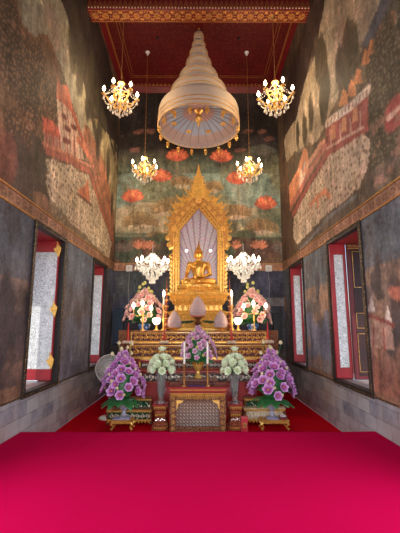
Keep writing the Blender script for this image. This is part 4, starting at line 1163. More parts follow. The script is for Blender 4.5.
BY = 9.86
SS = 1.07
t = thing('seated_statue', 'golden seated temple statue, one hand reaching down over its knee, under the golden arch', 'statue', (0, BY, TZ))
b = MB(); E = b.ell
zs = 0.20
def cap(a, b_, ra, rb, n=8, seg=12): b.tube([Vector(a).lerp(Vector(b_), k/n) for k in range(n+1)], [ra+(rb-ra)*k/n for k in range(n+1)], seg); E(a, ra, 10, 6); E(b_, rb, 10, 6)
# crossed legs
for s_ in (-1, 1):
    cap((s_*0.10, 0.02, zs+0.09), (s_*0.40, -0.16, zs+0.075), 0.115, 0.085)
cap((0.40, -0.17, zs+0.075), (0.02, -0.30, zs+0.075), 0.083, 0.060)
cap((-0.40, -0.17, zs+0.055), (-0.02, -0.26, zs+0.045), 0.083, 0.058)
cap((0.02, -0.30, zs+0.085), (-0.18, -0.26, zs+0.10), 0.052, 0.040)     # foot lying on the other thigh
for k in range(5): cap((-0.17+0.0*k, -0.285+0.017*k, zs+0.105), (-0.235+0.006*k, -0.285+0.019*k, zs+0.10), 0.014, 0.010, 2, 7)
# trunk
b.loft([[(rx*math.cos(2*PI*i/20), 0.02+yo+ry*math.sin(2*PI*i/20), zs+z) for i in range(20)] for rx, ry, z, yo in
        ((0.20, 0.14, 0.02, 0), (0.19, 0.13, 0.12, 0), (0.150, 0.105, 0.24, 0), (0.160, 0.11, 0.32, -0.01), (0.205, 0.125, 0.44, -0.015), (0.235, 0.125, 0.52, -0.01), (0.225, 0.105, 0.58, 0), (0.14, 0.085, 0.625, 0.005), (0.075, 0.07, 0.65, 0.005))])
for s_ in (-1, 1): E((s_*0.235, 0.015, zs+0.545), (0.085, 0.08, 0.08)); E((s_*0.09, -0.085, zs+0.47), (0.08, 0.045, 0.06))
cap((0, 0.01, zs+0.62), (0, -0.005, zs+0.72), 0.068, 0.062)
# arm reaching down over the knee (on the viewer's left)
cap((-0.255, 0.01, zs+0.53), (-0.315, -0.03, zs+0.30), 0.068, 0.052); cap((-0.315, -0.03, zs+0.30), (-0.335, -0.22, zs+0.18), 0.050, 0.036)
E((-0.338, -0.255, zs+0.15), (0.042, 0.03, 0.045))
for k, L in enumerate((0.085, 0.098, 0.105, 0.098)): 
    x = -0.372+0.022*k; cap((x, -0.268, zs+0.13), (x, -0.285, zs+0.13-L*0.5), 0.0125, 0.011, 3, 8); cap((x, -0.285, zs+0.13-L*0.5), (x, -0.288, zs+0.13-L), 0.011, 0.008, 3, 8)
cap((-0.303, -0.25, zs+0.15), (-0.282, -0.275, zs+0.095), 0.013, 0.009, 3, 8)
# arm resting in the lap, palm up
cap((0.255, 0.01, zs+0.53), (0.315, -0.03, zs+0.29), 0.068, 0.052); cap((0.315, -0.03, zs+0.29), (0.13, -0.20, zs+0.205), 0.050, 0.036)
E((0.075, -0.225, zs+0.195), (0.06, 0.045, 0.026))
for k, L in enumerate((0.085, 0.098, 0.105, 0.09)):
    y = -0.262+0.024*k; cap((0.03, y, zs+0.195), (0.03-L*0.5, y, zs+0.198), 0.0125, 0.011, 3, 8); cap((0.03-L*0.5, y, zs+0.198), (0.03-L, y-0.004, zs+0.208), 0.011, 0.008, 3, 8)
cap((0.09, -0.265, zs+0.205), (0.045, -0.285, zs+0.222), 0.013, 0.009, 3, 8)
# head and face
hz = zs+0.80
E((0, 0.0, hz), (0.098, 0.108, 0.128), 18, 14); E((0, -0.03, hz-0.065), (0.068, 0.068, 0.062), 14, 10)
E((0, -0.112, hz-0.012), (0.015, 0.022, 0.034)); E((0, -0.118, hz-0.032), (0.021, 0.016, 0.013))
E((0, -0.098, hz-0.062), (0.030, 0.014, 0.008)); E((0, -0.096, hz-0.074), (0.024, 0.014, 0.008))
for s_ in (-1, 1):
    E((s_*0.037, -0.094, hz+0.004), (0.024, 0.014, 0.009)); b.tube([(s_*0.012, -0.104, hz+0.022), (s_*0.04, -0.100, hz+0.034), (s_*0.072, -0.076, hz+0.022)], [0.006, 0.006, 0.004], 6)
    b.tube([(s_*0.100, 0.0, hz+0.03), (s_*0.112, -0.002, hz-0.02), (s_*0.106, -0.004, hz-0.09), (s_*0.098, -0.006, hz-0.125)], [0.018, 0.022, 0.017, 0.012], 8)
body = b.obj('body', M['gold_statue'], t)
rm = body.modifiers.new('remesh', 'REMESH'); rm.mode = 'VOXEL'; rm.voxel_size = 0.0085; rm.use_smooth_shade = True
sm = body.modifiers.new('smooth', 'CORRECTIVE_SMOOTH'); sm.iterations = 4; sm.use_only_smooth = True
hb = MB()
hb.loft([[(rx*math.cos(2*PI*i/20), 0.012+ry*math.sin(2*PI*i/20)-yo, hz+z) for i in range(20)] for rx, ry, z, yo in ((0.098, 0.100, 0.035, 0.0), (0.107, 0.112, 0.05, 0.0), (0.102, 0.110, 0.09, 0.0), (0.075, 0.085, 0.125, 0.0), (0.062, 0.066, 0.14, 0.0), (0.060, 0.062, 0.18, 0.0), (0.034, 0.036, 0.215, 0.0), (0.02, 0.02, 0.225, 0))])
for k in range(5):
    r_ = (0.106, 0.106, 0.094, 0.06, 0.056)[k]; z = (0.055, 0.078, 0.103, 0.150, 0.178)[k]; n = int(2*PI*r_/0.026)
    for i in range(n): hb.ell((r_*math.cos(2*PI*i/n), 0.012+r_*1.03*math.sin(2*PI*i/n), hz+z), 0.012, 6, 4)
hb.obj('hair', M['gold_statue'], t)
MB().lathe([(0.03, 0.21), (0.034, 0.235), (0.026, 0.26), (0.018, 0.30), (0.008, 0.36), (0.001, 0.40)], (0, 0.012, hz), 10).obj('flame_finial', M['gold_statue'], t)
# robe: sash over one shoulder and the hem across the chest
sb = MB()
sb.tube([(0.13, -0.11, zs+0.60), (0.12, -0.145, zs+0.50), (0.10, -0.135, zs+0.38), (0.09, -0.135, zs+0.26), (0.085, -0.17, zs+0.19)], [0.032, 0.036, 0.034, 0.034, 0.030], 8, 0.35)
sb.obj('sash', M['gold_statue'], t)
sb = MB()
sb.tube([(0.17, -0.07, zs+0.62), (0.06, -0.135, zs+0.50), (-0.08, -0.130, zs+0.40), (-0.19, -0.06, zs+0.34)], [0.012]*4, 6)
sb.obj('robe_hem', M['gold_statue'], t)
l = MB()
l.loft([[(1.0*rx*math.cos(2*PI*i/32), -0.09+ry*math.sin(2*PI*i/32), z) for i in range(32)] for rx, ry, z in ((0.56, 0.36, 0.0), (0.57, 0.37, 0.03), (0.52, 0.33, 0.055), (0.50, 0.31, 0.09), (0.54, 0.35, 0.12), (0.55, 0.36, 0.17), (0.51, 0.33, 0.20))])
for k in range(40):
    a = 2*PI*k/40
    for z, s_ in ((0.05, -1), (0.12, 1)): l.ell((0.535*math.cos(a), -0.09+0.345*math.sin(a), z+s_*0.012), (0.034, 0.034, 0.03), 6, 4)
l.obj('lotus_base', M['gold'], t)
t.scale = (1.03, 1.0, 1.09)

# the arch ----------------------------------------------------------
AY = 10.12
def ap(dx, y): 
    x, z = at(CX+dx, y, AY); return x, z-TZ
t = thing('golden_arch', 'tall golden flame-edged arch with a needle spire framing the statue', 'arch', (0, AY, TZ))
inner = [(18.5, 296), (18.5, 232), (16.6, 226), (11, 218.5), (5, 212), (0, 208)]
outer = [(26.5, 292), (26.0, 248), (29.2, 240), (29.8, 226), (26.5, 215), (20, 207.5), (12, 201.5), (0, 192)]
inner7 = [(18.5, 292), (18.5, 248), (18.5, 240), (18.4, 231), (13.5, 225), (9, 219.5), (4.5, 214), (0, 208.5)]
f = MB(); L = lambda q: [ap(*p) for p in q]
mir = lambda q: [(-x, z) for x, z in q]
for fn in (lambda q: q, mir):
    f.band(fn(L(outer)), fn(L(inner7)), -0.06, 0.10)
f.obj('frame', M['gold_carved'], t)
# raised inner fillets
f = MB()
def off(q, k): return [(x*(1+k), y) if y > 236 else (x+k*14, y-k*16) for x, y in q]
for k, r_ in ((0.05, 0.022), (0.20, 0.028), (0.33, 0.018)):
    for s_ in (-1, 1):
        P = L(off(inner7, k)); f.tube([(s_*x, -0.075, z) for x, z in P], r_, 6)
for s_ in (-1, 1):
    P = L(off(inner7, 0.12))
    for (x0, z0), (x1, z1) in zip(P[:-1], P[1:]):
        n = max(1, int(math.hypot(x1-x0, z1-z0)/0.075))
        for k in range(n):
            q = (k+0.5)/n; f.ell((s_*(x0+(x1-x0)*q), -0.08, z0+(z1-z0)*q), (0.024, 0.02, 0.03), 6, 4)
f.obj('fillet', M['gold'], t)
def flame(mb, x, z, h, lean, curl, y=-0.02, w=0.05):
    """one curling tongue of flame in the x-z plane"""
    P = []; n = 9
    for k in range(n):
        q = k/(n-1); P.append((x+lean*h*q+curl*h*0.28*math.sin(PI*1.5*q), y, z+h*q))
    mb.tube(P, [w*(0.55+0.75*math.sin(PI*min(1, q*1.25+0.12)))*(1-q)**0.55+0.002 for q in [k/(n-1) for k in range(n)]], 6, 0.6)
    mb.tube([(x-curl*w*0.6, y, z+h*0.1), (x-curl*w*1.7, y, z+h*0.28), (x-curl*w*1.2, y, z+h*0.46)], [w*0.45, w*0.36, 0.003], 5)
f = MB()
for s_ in (-1, 1):
    for dx, y, h, lean, c_, w in ((27.5, 247, .22, .1, 1, .06), (29, 240, .22, .1, 1, .06), (29.5, 233, .24, .06, -1, .065), (29.2, 226, .30, .0, -1, .07), (27.5, 219.5, .30, -.05, -1, .065),
                            (25, 214.5, .36, -.05, -1, .075), (22, 210.5, .30, -.1, -1, .06), (19.5, 208, .42, -.06, -1, .08), (16.5, 206, .28, -.1, -1, .06), (13.8, 203.5, .30, -.1, -1, .06), (11.4, 202, .46, -.04, -1, .085), (8.2, 199, .34, -.1, -1, .06), (5.5, 196, .30, -.08, -1, .06)):
        x, z = ap(dx, y); flame(f, s_*x, z, h, s_*lean, s_*c_, -0.02, w)
    # naga-head terminals at the eaves
    x, z = ap(26.5, 246); f.tube([(s_*(x-0.05), -0.04, z-0.05), (s_*(x+0.06), -0.05, z-0.10), (s_*(x+0.10), -0.05, z), (s_*(x+0.05), -0.05, z+0.08)], [0.05, 0.05, 0.04, 0.006], 7)
    for k in range(9):                        # scrolling foliage down the outside of the posts
        x, z = ap(26.6-0.5*(k > 1), 256+4.3*k); flame(f, s_*x, z-0.06, 0.17, s_*0.12, s_*1, -0.02, 0.034)
f.obj('flame_crest', M['gold'], t)
f = MB()
def boss(x, z, r_):
    place(BOSS, 'rosette_boss', t, (x, -0.07, z), None, r_/0.05)
rosette(f, (0, 0, 0), 0.05, 'y', 7, 0.02); BOSS = f.mesh('rosette_boss', M['gold'])
for (dx, y), r_ in (((0, 201), .09), ((5.5, 205), .05), ((-5.5, 205), .05), ((10.5, 209), .055), ((-10.5, 209), .055), ((15.5, 214), .06), ((-15.5, 214), .06), ((20.5, 219.5), .07), ((-20.5, 219.5), .07), ((24, 229), .08), ((-24, 229), .08), ((22.6, 240), .055), ((-22.6, 240), .055)):
    x, z = ap(dx, y); boss(x, z, r_*1.25)
for k in range(9):
    for s_ in (-1, 1): x, z = ap(22.4, 250+4.6*k); boss(s_*x, z, 0.055)
f = MB()
x0, zb = ap(0, 199)
sp = [(9.5, 199), (9.8, 196.5), (8.2, 194.8), (8.6, 193), (7.0, 191), (7.3, 189), (5.6, 187), (6.0, 185), (4.6, 183), (5.0, 180.5), (3.6, 178.5), (3.9, 176.5), (2.6, 174.5), (2.0, 172), (1.2, 169), (0.25, 163.5)]
f.lathe([(ap(a, y)[0], ap(a, y)[1]) for a, y in sp], (0, 0.02, 0), 8, 1.0, 0.45)
for a, y in ((9, 196), (7.8, 192.5), (6.6, 188.5), (5.4, 184.5), (4.4, 180)):
    for s_ in (-1, 1): x, z = ap(a, y); flame(f, s_*x*0.92, z-0.02, 0.17, s_*0.1, s_*-1, 0, 0.03)
f.obj('spire', M['gold_soft'], t)
nb = MB(); poly_ = L([(19.5, 292), (19.5, 230), (13.5, 223.5), (4.5, 212.5), (0, 207.5)])
nb.prism(poly_+[(-x, z) for x, z in reversed(poly_[:-1])], 0.03, 0.09)
nb.obj('mirror_backdrop', M['nimbus'], t)
for s_ in (-1, 1):
    g = MB(); x, z = ap(12, 250.5); g.ell((s_*x, 0.02, z), (0.022, 0.02, 0.022), 10, 6)
    for k in range(6): g.ell((s_*x+0.03*math.cos(k*PI/3), 0.025, z+0.03*math.sin(k*PI/3)), (0.014, 0.008, 0.014), 6, 4)
    g.obj('glint_rosette', emit('glint_glow', (1.0, 0.95, 0.9), 3.0), t)  # emission imitates two white glints on the mirror backdrop

# tiered gilded spires flanking the throne
sp = MB()
sp.lathe([(0.17, 0.0), (0.17, 0.05), (0.13, 0.07), (0.15, 0.12), (0.15, 0.16), (0.10, 0.19), (0.12, 0.26), (0.12, 0.30), (0.08, 0.33), (0.105, 0.42), (0.105, 0.46), (0.065, 0.48), (0.09, 0.58), (0.09, 0.61), (0.05, 0.64), (0.072, 0.74), (0.072, 0.77), (0.04, 0.80), (0.056, 0.89), (0.056, 0.915), (0.03, 0.94), (0.042, 1.02), (0.042, 1.04), (0.022, 1.07), (0.03, 1.13), (0.02, 1.16), (0.012, 1.25), (0.001, 1.42)], seg=20)
def side_spire(px, label):
    x, _ = at(px, 300, 9.16)
    t = thing('gilded_spire', label, 'ornament', (x, 9.185, S4), 0, 'gilded spires beside the throne')
    sp2 = MB().merge(sp, Matrix.Scale(0.52, 4, (1, 0, 0)) @ Matrix.Scale(0.52, 4, (0, 1, 0)))
    g = sp2.mat(1)
    for z, r_ in ((0.05, .088), (0.16, .078), (0.30, .063), (0.46, .055), (0.61, .047), (0.77, .038), (0.915, .029), (1.04, .022)):
        for k in range(14): g.ell((r_*math.cos(2*PI*k/14), r_*math.sin(2*PI*k/14), z), (0.011, 0.011, 0.016), 5, 4)
    g.obj('tiers', [M['gold_red'], M['gold']], t)
side_spire(166.5, 'slim gilded tiered spire beside the throne on the electric fan side')
side_spire(230, 'slim gilded tiered spire beside the throne on the side away from the electric fan')
# ------------------------------------------------------------------ offerings on the steps
def ped_bowl(mb, r, h, seg=18):
    """footed offering bowl"""
    mb.lathe([(r*0.62, 0.0), (r*0.64, h*0.08), (r*0.36, h*0.22), (r*0.28, h*0.40), (r*0.42, h*0.50), (r*0.80, h*0.70), (r*0.98, h*0.92), (r*1.0, h), (r*0.9, h), (r*0.7, h*0.8), (r*0.05, h*0.7)], seg=seg)
    return mb
KNOT = plain('pale_lilac_knots', (0.55, 0.42, 0.43), 0.7, 0.0, 0.2)
def bud_offering(px, ybot, ytop, Y, zbase, label, flowers=False):
    x, zt = at(px, ytop, Y); _, zb = at(px, ybot, Y); hp = zb-zbase; hb = zt-zb; r = hb*0.40
    t = thing('bud_offering', label, 'offering', (x, Y, zbase), 0, 'grey bud-shaped offerings')
    if flowers:
        MB().lathe([(0.13, 0), (0.13, 0.03), (0.07, 0.06), (0.045, 0.10), (0.06, hp*0.45), (0.10, hp*0.55), (0.06, hp*0.66), (0.045, hp*0.74), (0.12, hp*0.94), (0.135, hp*1.0), (0.02, hp*0.98)], seg=16).obj('stand', M['gold_fine'], t)
        mb = MB()
        for k in range(16):
            a = 2*PI*k/16; mb.ell((0.135*math.cos(a), 0.135*math.sin(a), hp+0.02), (0.042, 0.042, 0.035), 7, 5)
        mb.obj('flower_ring', M['orange_petal'], t)
    else:
        ped_bowl(MB(), r*1.05, hp).obj('footed_bowl', M['gold'], t)
    b = MB().lathe([(r*0.72, hp-0.01), (r*0.92, hp+hb*0.10), (r, hp+hb*0.24), (r*0.97, hp+hb*0.40), (r*0.84, hp+hb*0.58), (r*0.60, hp+hb*0.76), (r*0.32, hp+hb*0.90), (r*0.10, hp+hb*0.98), (0.004, hp+hb)], seg=24)
    g = b.mat(1)
    for j in range(6):
        q = 0.1+0.14*j; z = hp+hb*q; rr = r*[0.94, 1.0, 0.96, 0.84, 0.66, 0.42][j]; n = int(2*PI*rr/0.045)
        for k in range(n): g.ell((rr*math.cos(2*PI*(k+0.5*j)/n), rr*math.sin(2*PI*(k+0.5*j)/n), z), (0.013, 0.013, 0.02), 5, 4)
    g.obj('bud', [M['phum_mat'], KNOT], t)
    MB().lathe([(0.008, hp+hb-0.01), (0.014, hp+hb+0.012), (0.001, hp+hb+0.05)], seg=8).obj('tip', M['gold'], t)
bud_offering(174.6, 327.5, 310.5, 9.0, S4, 'grey bud offering on a gold bowl at the step edge, fan side')
bud_offering(220.6, 327.5, 310.5, 9.0, S4, 'grey bud offering on a gold bowl at the step edge, away from the fan')
bud_offering(197.8, 316.5, 296, 9.10, S4, 'grey bud offering raised on a tall stand ringed with orange flowers', True)

def candle_lamp(px, ytop, ybot, Y, zbase, label):
    x, zt = at(px, ytop, Y); _, zl = at(px, ybot, Y); h = zl-zbase; hl = zt-zl
    t = thing('candle_lamp', label, 'lamp', (x, Y, zbase), 0, 'tall white candle lamps')
    MB().lathe([(0.07, 0), (0.07, 0.02), (0.025, 0.05), (0.018, h*0.3), (0.03, h*0.4), (0.016, h*0.55), (0.02, h*0.9), (0.045, h)], seg=12).obj('candlestick', M['gold'], t)
    o = MB().lathe([(0.026, h), (0.026, h+hl*0.6)], seg=10).obj('candle', M['wax'], t)
    MB().lathe([(0.018, h+hl*0.6), (0.028, h+hl*0.72), (0.022, h+hl*0.86), (0.002, h+hl)], seg=10).obj('flame_bulb', M['bulb_white'], t)
    lamp('candle_light', (x, Y-0.05, zbase+h+hl+0.03), 3.0, (1, 0.74, 0.42), 0.08)
candle_lamp(164, 290, 305, 8.96, S4, 'tall lit candle lamp next to the throne on the electric fan side')
candle_lamp(231.5, 290, 305, 8.96, S4, 'tall lit candle lamp next to the throne away from the fan')

def globe_lamp(px, py, Y, zbase, label):
    x, z = at(px, py, Y); h = z-zbase
    t = thing('globe_lamp', label, 'lamp', (x, Y, zbase), 0, 'low round lit lamps')
    MB().lathe([(0.07, 0), (0.07, 0.02), (0.03, 0.04), (0.025, h-0.09), (0.05, h-0.06)], seg=12).obj('base', M['gold'], t)
    m = MB(); m.ell((0, 0, h), (0.085, 0.085, 0.08), 14, 9)
    for k in range(7): m.ell((0.06*math.cos(2*PI*k/7), 0.06*math.sin(2*PI*k/7), h+0.03), (0.045, 0.045, 0.06), 8, 5)
    m.obj('globe', emit('lit_lotus_glass', (1.0, 0.80, 0.52), 8.0), t)
    lamp('globe_light', (x, Y-0.12, zbase+h+0.02), 5.0, (1, 0.72, 0.40), 0.08)
globe_lamp(156.5, 321.5, 8.89, S4, 'low round lit lamp at the foot of the pink bouquet, fan side')
globe_lamp(238, 321.5, 8.89, S4, 'low round lit lamp at the foot of the pink bouquet away from the fan')

def taper(px, ytop, ymid, Y, zbase, label, big):
    x, zt = at(px, ytop, Y); _, zm = at(px, ymid, Y); h = zm-zbase
    t = thing('taper_holder', label, 'candle', (x, Y, zbase), 0, 'red tapers in domed holders')
    r = 0.13 if big else 0.10
    MB().lathe([(r*0.9, 0), (r, 0.02), (r*0.75, 0.04), (r*0.98, h*0.25), (r*0.95, h*0.45), (r*0.6, h*0.72), (r*0.36, h*0.86), (r*0.42, h*0.92), (r*0.25, h)], seg=18).obj('domed_holder', M['gold_fine'], t)
    g = MB()
    for j, (q, rr) in enumerate(((0.2, 0.95), (0.36, 1.0), (0.52, 0.90), (0.66, 0.70))):
        for k in range(12): g.ell((r*rr*math.cos(2*PI*(k+0.5*j)/12), r*rr*math.sin(2*PI*(k+0.5*j)/12), h*q), (0.017, 0.017, 0.017), 6, 4)
    g.obj('white_studs', plain('pale_studs', (0.78, 0.66, 0.52), 0.3, 0.2, 0.1), t)
    MB().lathe([(0.036, h-0.01), (0.040, h+0.03), (0.026, h+0.06), (0.020, h+(zt-zm)*0.5), (0.010, h+(zt-zm)*0.85), (0.002, h+(zt-zm))], seg=10).obj('taper', M['red_wax'], t)
taper(128.5, 322, 340, 8.64, S3, 'red taper on a large domed gold holder at the step end nearest the fan', True)
taper(164.5, 326, 340, 8.62, S3, 'red taper on a small domed holder above the lotus vase on the fan side', False)
taper(231.5, 325, 340, 8.62, S3, 'red taper on a small domed holder above the lotus vase away from the fan', False)
taper(267.5, 321, 339, 8.64, S3, 'red taper on a large domed gold holder at the step end away from the fan', True)

# ------------------------------------------------------------------ flowers
def petal(mb, ang, tilt, L, w, c0=0.01, cup=0.35, th=0.10, seg=6, rings=4):
    """one petal growing from the heart: flattened, bent up, ANG round z, TILT up from the x-y plane"""
    b = MB(); b.ell((L*0.5, 0, 0), (L*0.5, w*0.5, max(0.002, w*th)), seg, rings)
    ca, sa = math.cos(ang), math.sin(ang); ct, st = math.cos(tilt), math.sin(tilt)
    vs = []
    for x, y, z in b.v:
        z = z+cup*x*x/L+cup*0.8*y*y/max(w, 1e-4)
        x2, z2 = x*ct-z*st, x*st+z*ct
        vs.append(((x2+c0)*ca-y*sa, (x2+c0)*sa+y*ca, z2))
    mb.add(vs, b.f)
def blossom(name, mats, R, n1=6, n2=5):
    mb = MB()
    for k in range(n1): petal(mb, 2*PI*k/n1, 0.25, R, R*0.85)
    for k in range(n2): petal(mb, 2*PI*(k+0.5)/n2, 0.75, R*0.72, R*0.6)
    mb.mat(1); mb.ell((0, 0, R*0.18), (R*0.16, R*0.16, R*0.14), 8, 5)
    return mb.mesh(name, mats, 60)
def lotus_bloom(name, mats, R):
    mb = MB()
    for k in range(9): petal(mb, 2*PI*k/9, 0.45, R, R*0.50)
    for k in range(8): petal(mb, 2*PI*(k+0.5)/8, 0.85, R*0.9, R*0.46)
    for k in range(5): petal(mb, 2*PI*k/5, 1.25, R*0.8, R*0.4)
    mb.mat(1); mb.ell((0, 0, R*0.25), (R*0.14, R*0.14, R*0.2), 8, 5)
    return mb.mesh(name, mats, 60)
heart = plain('yellow_heart', (0.75, 0.42, 0.10), 0.6, 0.0, 0.2)
FL_P = blossom('blossom', [M['petal_purple'], heart], 0.105)
FL_K = blossom('blossom', [M['petal_pink'], heart], 0.105)
FL_O = blossom('orchid_blossom', [M['petal_orchid'], heart], 0.065, 5, 3)
FL_L = lotus_bloom('lotus_blossom', [M['lotus'], M['leaf_yellow']], 0.105)
def bud_mesh(name, mat, r):
    return MB().lathe([(r*0.3, 0), (r*0.9, r*0.5), (r, r*1.0), (r*0.7, r*1.7), (r*0.1, r*2.2)], seg=9).mesh(name, mat)
BUD_C = bud_mesh('bud', M['bud_cream'], 0.03); BUD_Y = bud_mesh('bud', M['leaf_yellow'], 0.032)
def leaf_mesh(name, L, w, mat, cup=-0.35):
    mb = MB(); vs = []; n = 8
    for k in range(n+1):
        t = k/n; ww = w*0.5*math.sin(PI*min(1, t**0.75))*(1 if t < 1 else 0)+0.002
        for q in (-1, -0.5, 0, 0.5, 1):
            vs.append((L*t, q*ww, cup*L*t*t-abs(q)*ww*0.12+0.01*math.sin(q*9+k)))
    top = len(vs)
    vs += [(x, y, z-0.004) for x, y, z in vs]
    fs = []
    for k in range(n):
        for q in range(4):
            a = k*5+q; fs.append((a, a+5, a+6, a+1)); fs.append((top+a, top+a+1, top+a+6, top+a+5))
        for a, b_ in ((k*5, k*5+5), (k*5+9, k*5+4)): fs.append((a, top+a, top+b_, b_))
    fs.append((0, 1, 2, 3, 4, top+4, top+3, top+2, top+1, top)); a = n*5
    fs.append((a, top+a, top+a+1, top+a+2, top+a+3, top+a+4, a+4, a+3, a+2, a+1))
    mb.add(vs, fs); return mb.mesh(name, mat, 60)
LEAF = leaf_mesh('leaf', 0.30, 0.22, M['leaf']); LEAF_S = leaf_mesh('leaf', 0.18, 0.08, M['leaf'], -0.2)

def face(d):
    """rotation that turns +z to the direction d"""
    return Vector(d).normalized().to_track_quat('Z', 'Y').to_euler()

def dome_bouquet(rt, mesh, bud, R, H, z0, n, nb, seed, lift=0.0, scale=1.0, taperf=1.0, core=True):
    """blossoms all over an egg-shaped dome: radius R at z0, height H"""
    rr = random.Random(seed)
    if core:
        c = MB(); c.lathe([(0.05, z0-0.08), (R*0.4, z0-0.02), (R*0.62, z0+H*0.12), (R*0.58, z0+H*0.4), (R*0.38, z0+H*0.7), (R*0.1, z0+H*0.9), (0.01, z0+H*0.95)], seg=14)
        for k in range(60):
            q = rr.random(); a = rr.random()*2*PI; r_ = R*0.72*(1-q**1.5)
            c.tube([(r_*0.8*math.cos(a), r_*0.8*math.sin(a), z0+H*q), (r_*1.2*math.cos(a+0.1), r_*1.2*math.sin(a+0.1), z0+H*q+0.04)], [0.022, 0.003], 5)
        c.obj('foliage', M['leaf'], rt)
    ga = PI*(3-math.sqrt(5))
    for k in range(n):
        q = (k+0.5)/n; t = q**0.85
        r_ = R*(1-t**2.6*taperf)*(0.86+0.2*rr.random()); a = ga*k+rr.uniform(-0.15, 0.15)
        p = Vector((r_*math.cos(a), r_*math.sin(a), z0+H*t*0.96+rr.uniform(-0.02, 0.02)))
        d = Vector((math.cos(a), math.sin(a), 0.15+1.3*t+rr.uniform(-0.2, 0.2)))
        place(mesh, mesh.name.split('.')[0], rt, p, face(d), scale*rr.uniform(0.85, 1.12))
    for k in range(nb):
        q = (k+0.5)/nb; a = ga*k*1.7+0.9; r_ = R*1.04*(1-q**2.6)
        place(bud, 'bud', rt, (r_*math.cos(a), r_*math.sin(a), z0+H*q*0.98), face((math.cos(a), math.sin(a), 0.4+q*1.5)), rr.uniform(0.8, 1.1))

# the two great purple bouquets in cut-glass vases on low gold tables ---------
def low_table(x, Y, hw, hd, h, label):
    t = thing('low_gold_table', label, 'table', (x, Y, LOW+0.021), 0, 'low gold tables')
    MB().bbox(-hw, hw, -hd, hd, h-0.03, h, 0.008).obj('table_top', M['gold_carved'], t)
    a = MB(); a.box(-hw+0.02, hw-0.02, -hd+0.02, hd-0.02, h-0.065, h-0.03); petals(a, -hw+0.02, hw-0.02, -hd+0.02, h-0.035, 12, 0.045, 0.015, -1)
    a.obj('apron', M['gold'], t)
    for sx in (-1, 1):
        for sy in (-1, 1):
            P = [(sx*(hw-0.035), sy*(hd-0.035), h-0.05), (sx*(hw-0.015), sy*(hd-0.02), h*0.55), (sx*(hw-0.05), sy*(hd-0.05), h*0.25), (sx*(hw-0.012), sy*(hd-0.012), 0.0)]
            MB().tube(P, [0.032, 0.026, 0.018, 0.026], 8).obj('leg', M['gold'], t)
    return t
def cut_vase(x, Y, z, hv, label):
    t = thing('glass_vase', label, 'vase', (x, Y, z), 0, 'cut-glass flower vases')
    v = MB(); v.lathe([(0.11, 0), (0.11, 0.015), (0.045, 0.04), (0.035, hv*0.35), (0.06, hv*0.45), (0.12, hv*0.70), (0.16, hv*0.97), (0.165, hv), (0.15, hv*0.97), (0.105, hv*0.70), (0.03, hv*0.48)], seg=20)
    v.obj('bowl', M['frosted'], t)
    g = MB()
    for k in range(14):
        a = 2*PI*k/14; g.tube([(0.064*math.cos(a), 0.064*math.sin(a), hv*0.46), (0.125*math.cos(a+0.1), 0.125*math.sin(a+0.1), hv*0.70), (0.166*math.cos(a+0.2), 0.166*math.sin(a+0.2), hv*0.96)], [0.004, 0.010, 0.008], 5)
    g.obj('cut_flutes', M['frosted'], t)
    return t
def great_bouquet(px, Y, zt, hv, ytop, R, seed, side):
    x, ztop = at(px, ytop, Y)
    nm = 'the standing electric fan' if side < 0 else 'the wall with the long rampart'
    t = thing('flower_bouquet', 'big dome of purple artificial blossoms, next to ' + nm, 'bouquet', (x, Y, zt+hv-0.05), 0, 'big purple bouquets')
    z0 = 0.12; H = ztop-(zt+hv-0.05)-z0-0.05
    dome_bouquet(t, FL_P, BUD_C, R, H, z0, 58, 20, seed)
    rr = random.Random(seed)
    MB().lathe([(0.05, -0.03), (0.09, 0.02), (0.10, 0.06), (0.02, 0.10)], seg=10).obj('stem_bundle', M['stem'], t)
    for k in range(11):
        a = 2*PI*k/11+0.2; place(LEAF, 'leaf', t, (0.10*math.cos(a), 0.10*math.sin(a), 0.07), (0.15*rr.uniform(-1, 1), rr.uniform(-0.12, 0.25), a), rr.uniform(0.85, 1.15))
    for k in range(6):
        a = 2*PI*k/6+0.4; r_ = 0.10+0.05*(k % 2); h = H*0.88+z0+0.06+0.10*(k % 3)
        s = MB(); p1 = (r_*1.5*math.cos(a), r_*1.5*math.sin(a), h); s.tube([(r_*0.6*math.cos(a), r_*0.6*math.sin(a), z0+H*0.6), p1], 0.006, 5)
        so_ = s.obj('flower_stalk', M['stem'], t); place(BUD_C, 'bud', so_, p1, None, 1.25)
YL = 7.24
xl, zl = at(123, 419.5, YL); xr, zr = at(274, 419.5, YL)
TH = 0.175
low_table(xl, YL, 0.21, 0.14, TH, 'low gold table under the purple bouquet beside the electric fan')
low_table(xr, YL, 0.27, 0.14, TH, 'low gold table under the purple bouquet and the small dishes')
zt = LOW+TH+0.023
cl = tag(MB().bbox(xl-0.17, xl+0.15, YL-0.13, YL+0.10, zt, zt+0.016, 0.006).obj('folded_napkin', M['lilac_cloth']), 'folded lilac cloth under the glass vase beside the electric fan', 'cloth')
cl = tag(MB().bbox(xr-0.14, xr+0.08, YL-0.13, YL+0.10, zt, zt+0.016, 0.006).obj('folded_napkin', M['lilac_cloth']), 'folded lilac cloth under the glass vase by the small purple dish', 'cloth')
hv = 0.35
cut_vase(xl+0.02, YL, zt+0.016, hv, 'cut-glass vase of the purple bouquet beside the electric fan'); cut_vase(xr-0.03, YL, zt+0.016, hv, 'cut-glass vase of the purple bouquet beside the small dishes')
great_bouquet(124, YL, zt+0.016, hv, 351, 0.37, 3, -1); great_bouquet(270.5, YL, zt+0.016, hv, 350, 0.39, 8, 1)
d = thing('offering_dish', 'small purple and white dish at the edge of the low gold table', 'dish', (xr+0.17, YL-0.04, zt))
MB().lathe([(0.04, 0), (0.045, 0.01), (0.085, 0.045), (0.09, 0.05), (0.08, 0.045), (0.02, 0.014)], seg=18).obj('bowl', plain('maroon_enamel', (0.28, 0.04, 0.12), 0.25), d)
m = MB()
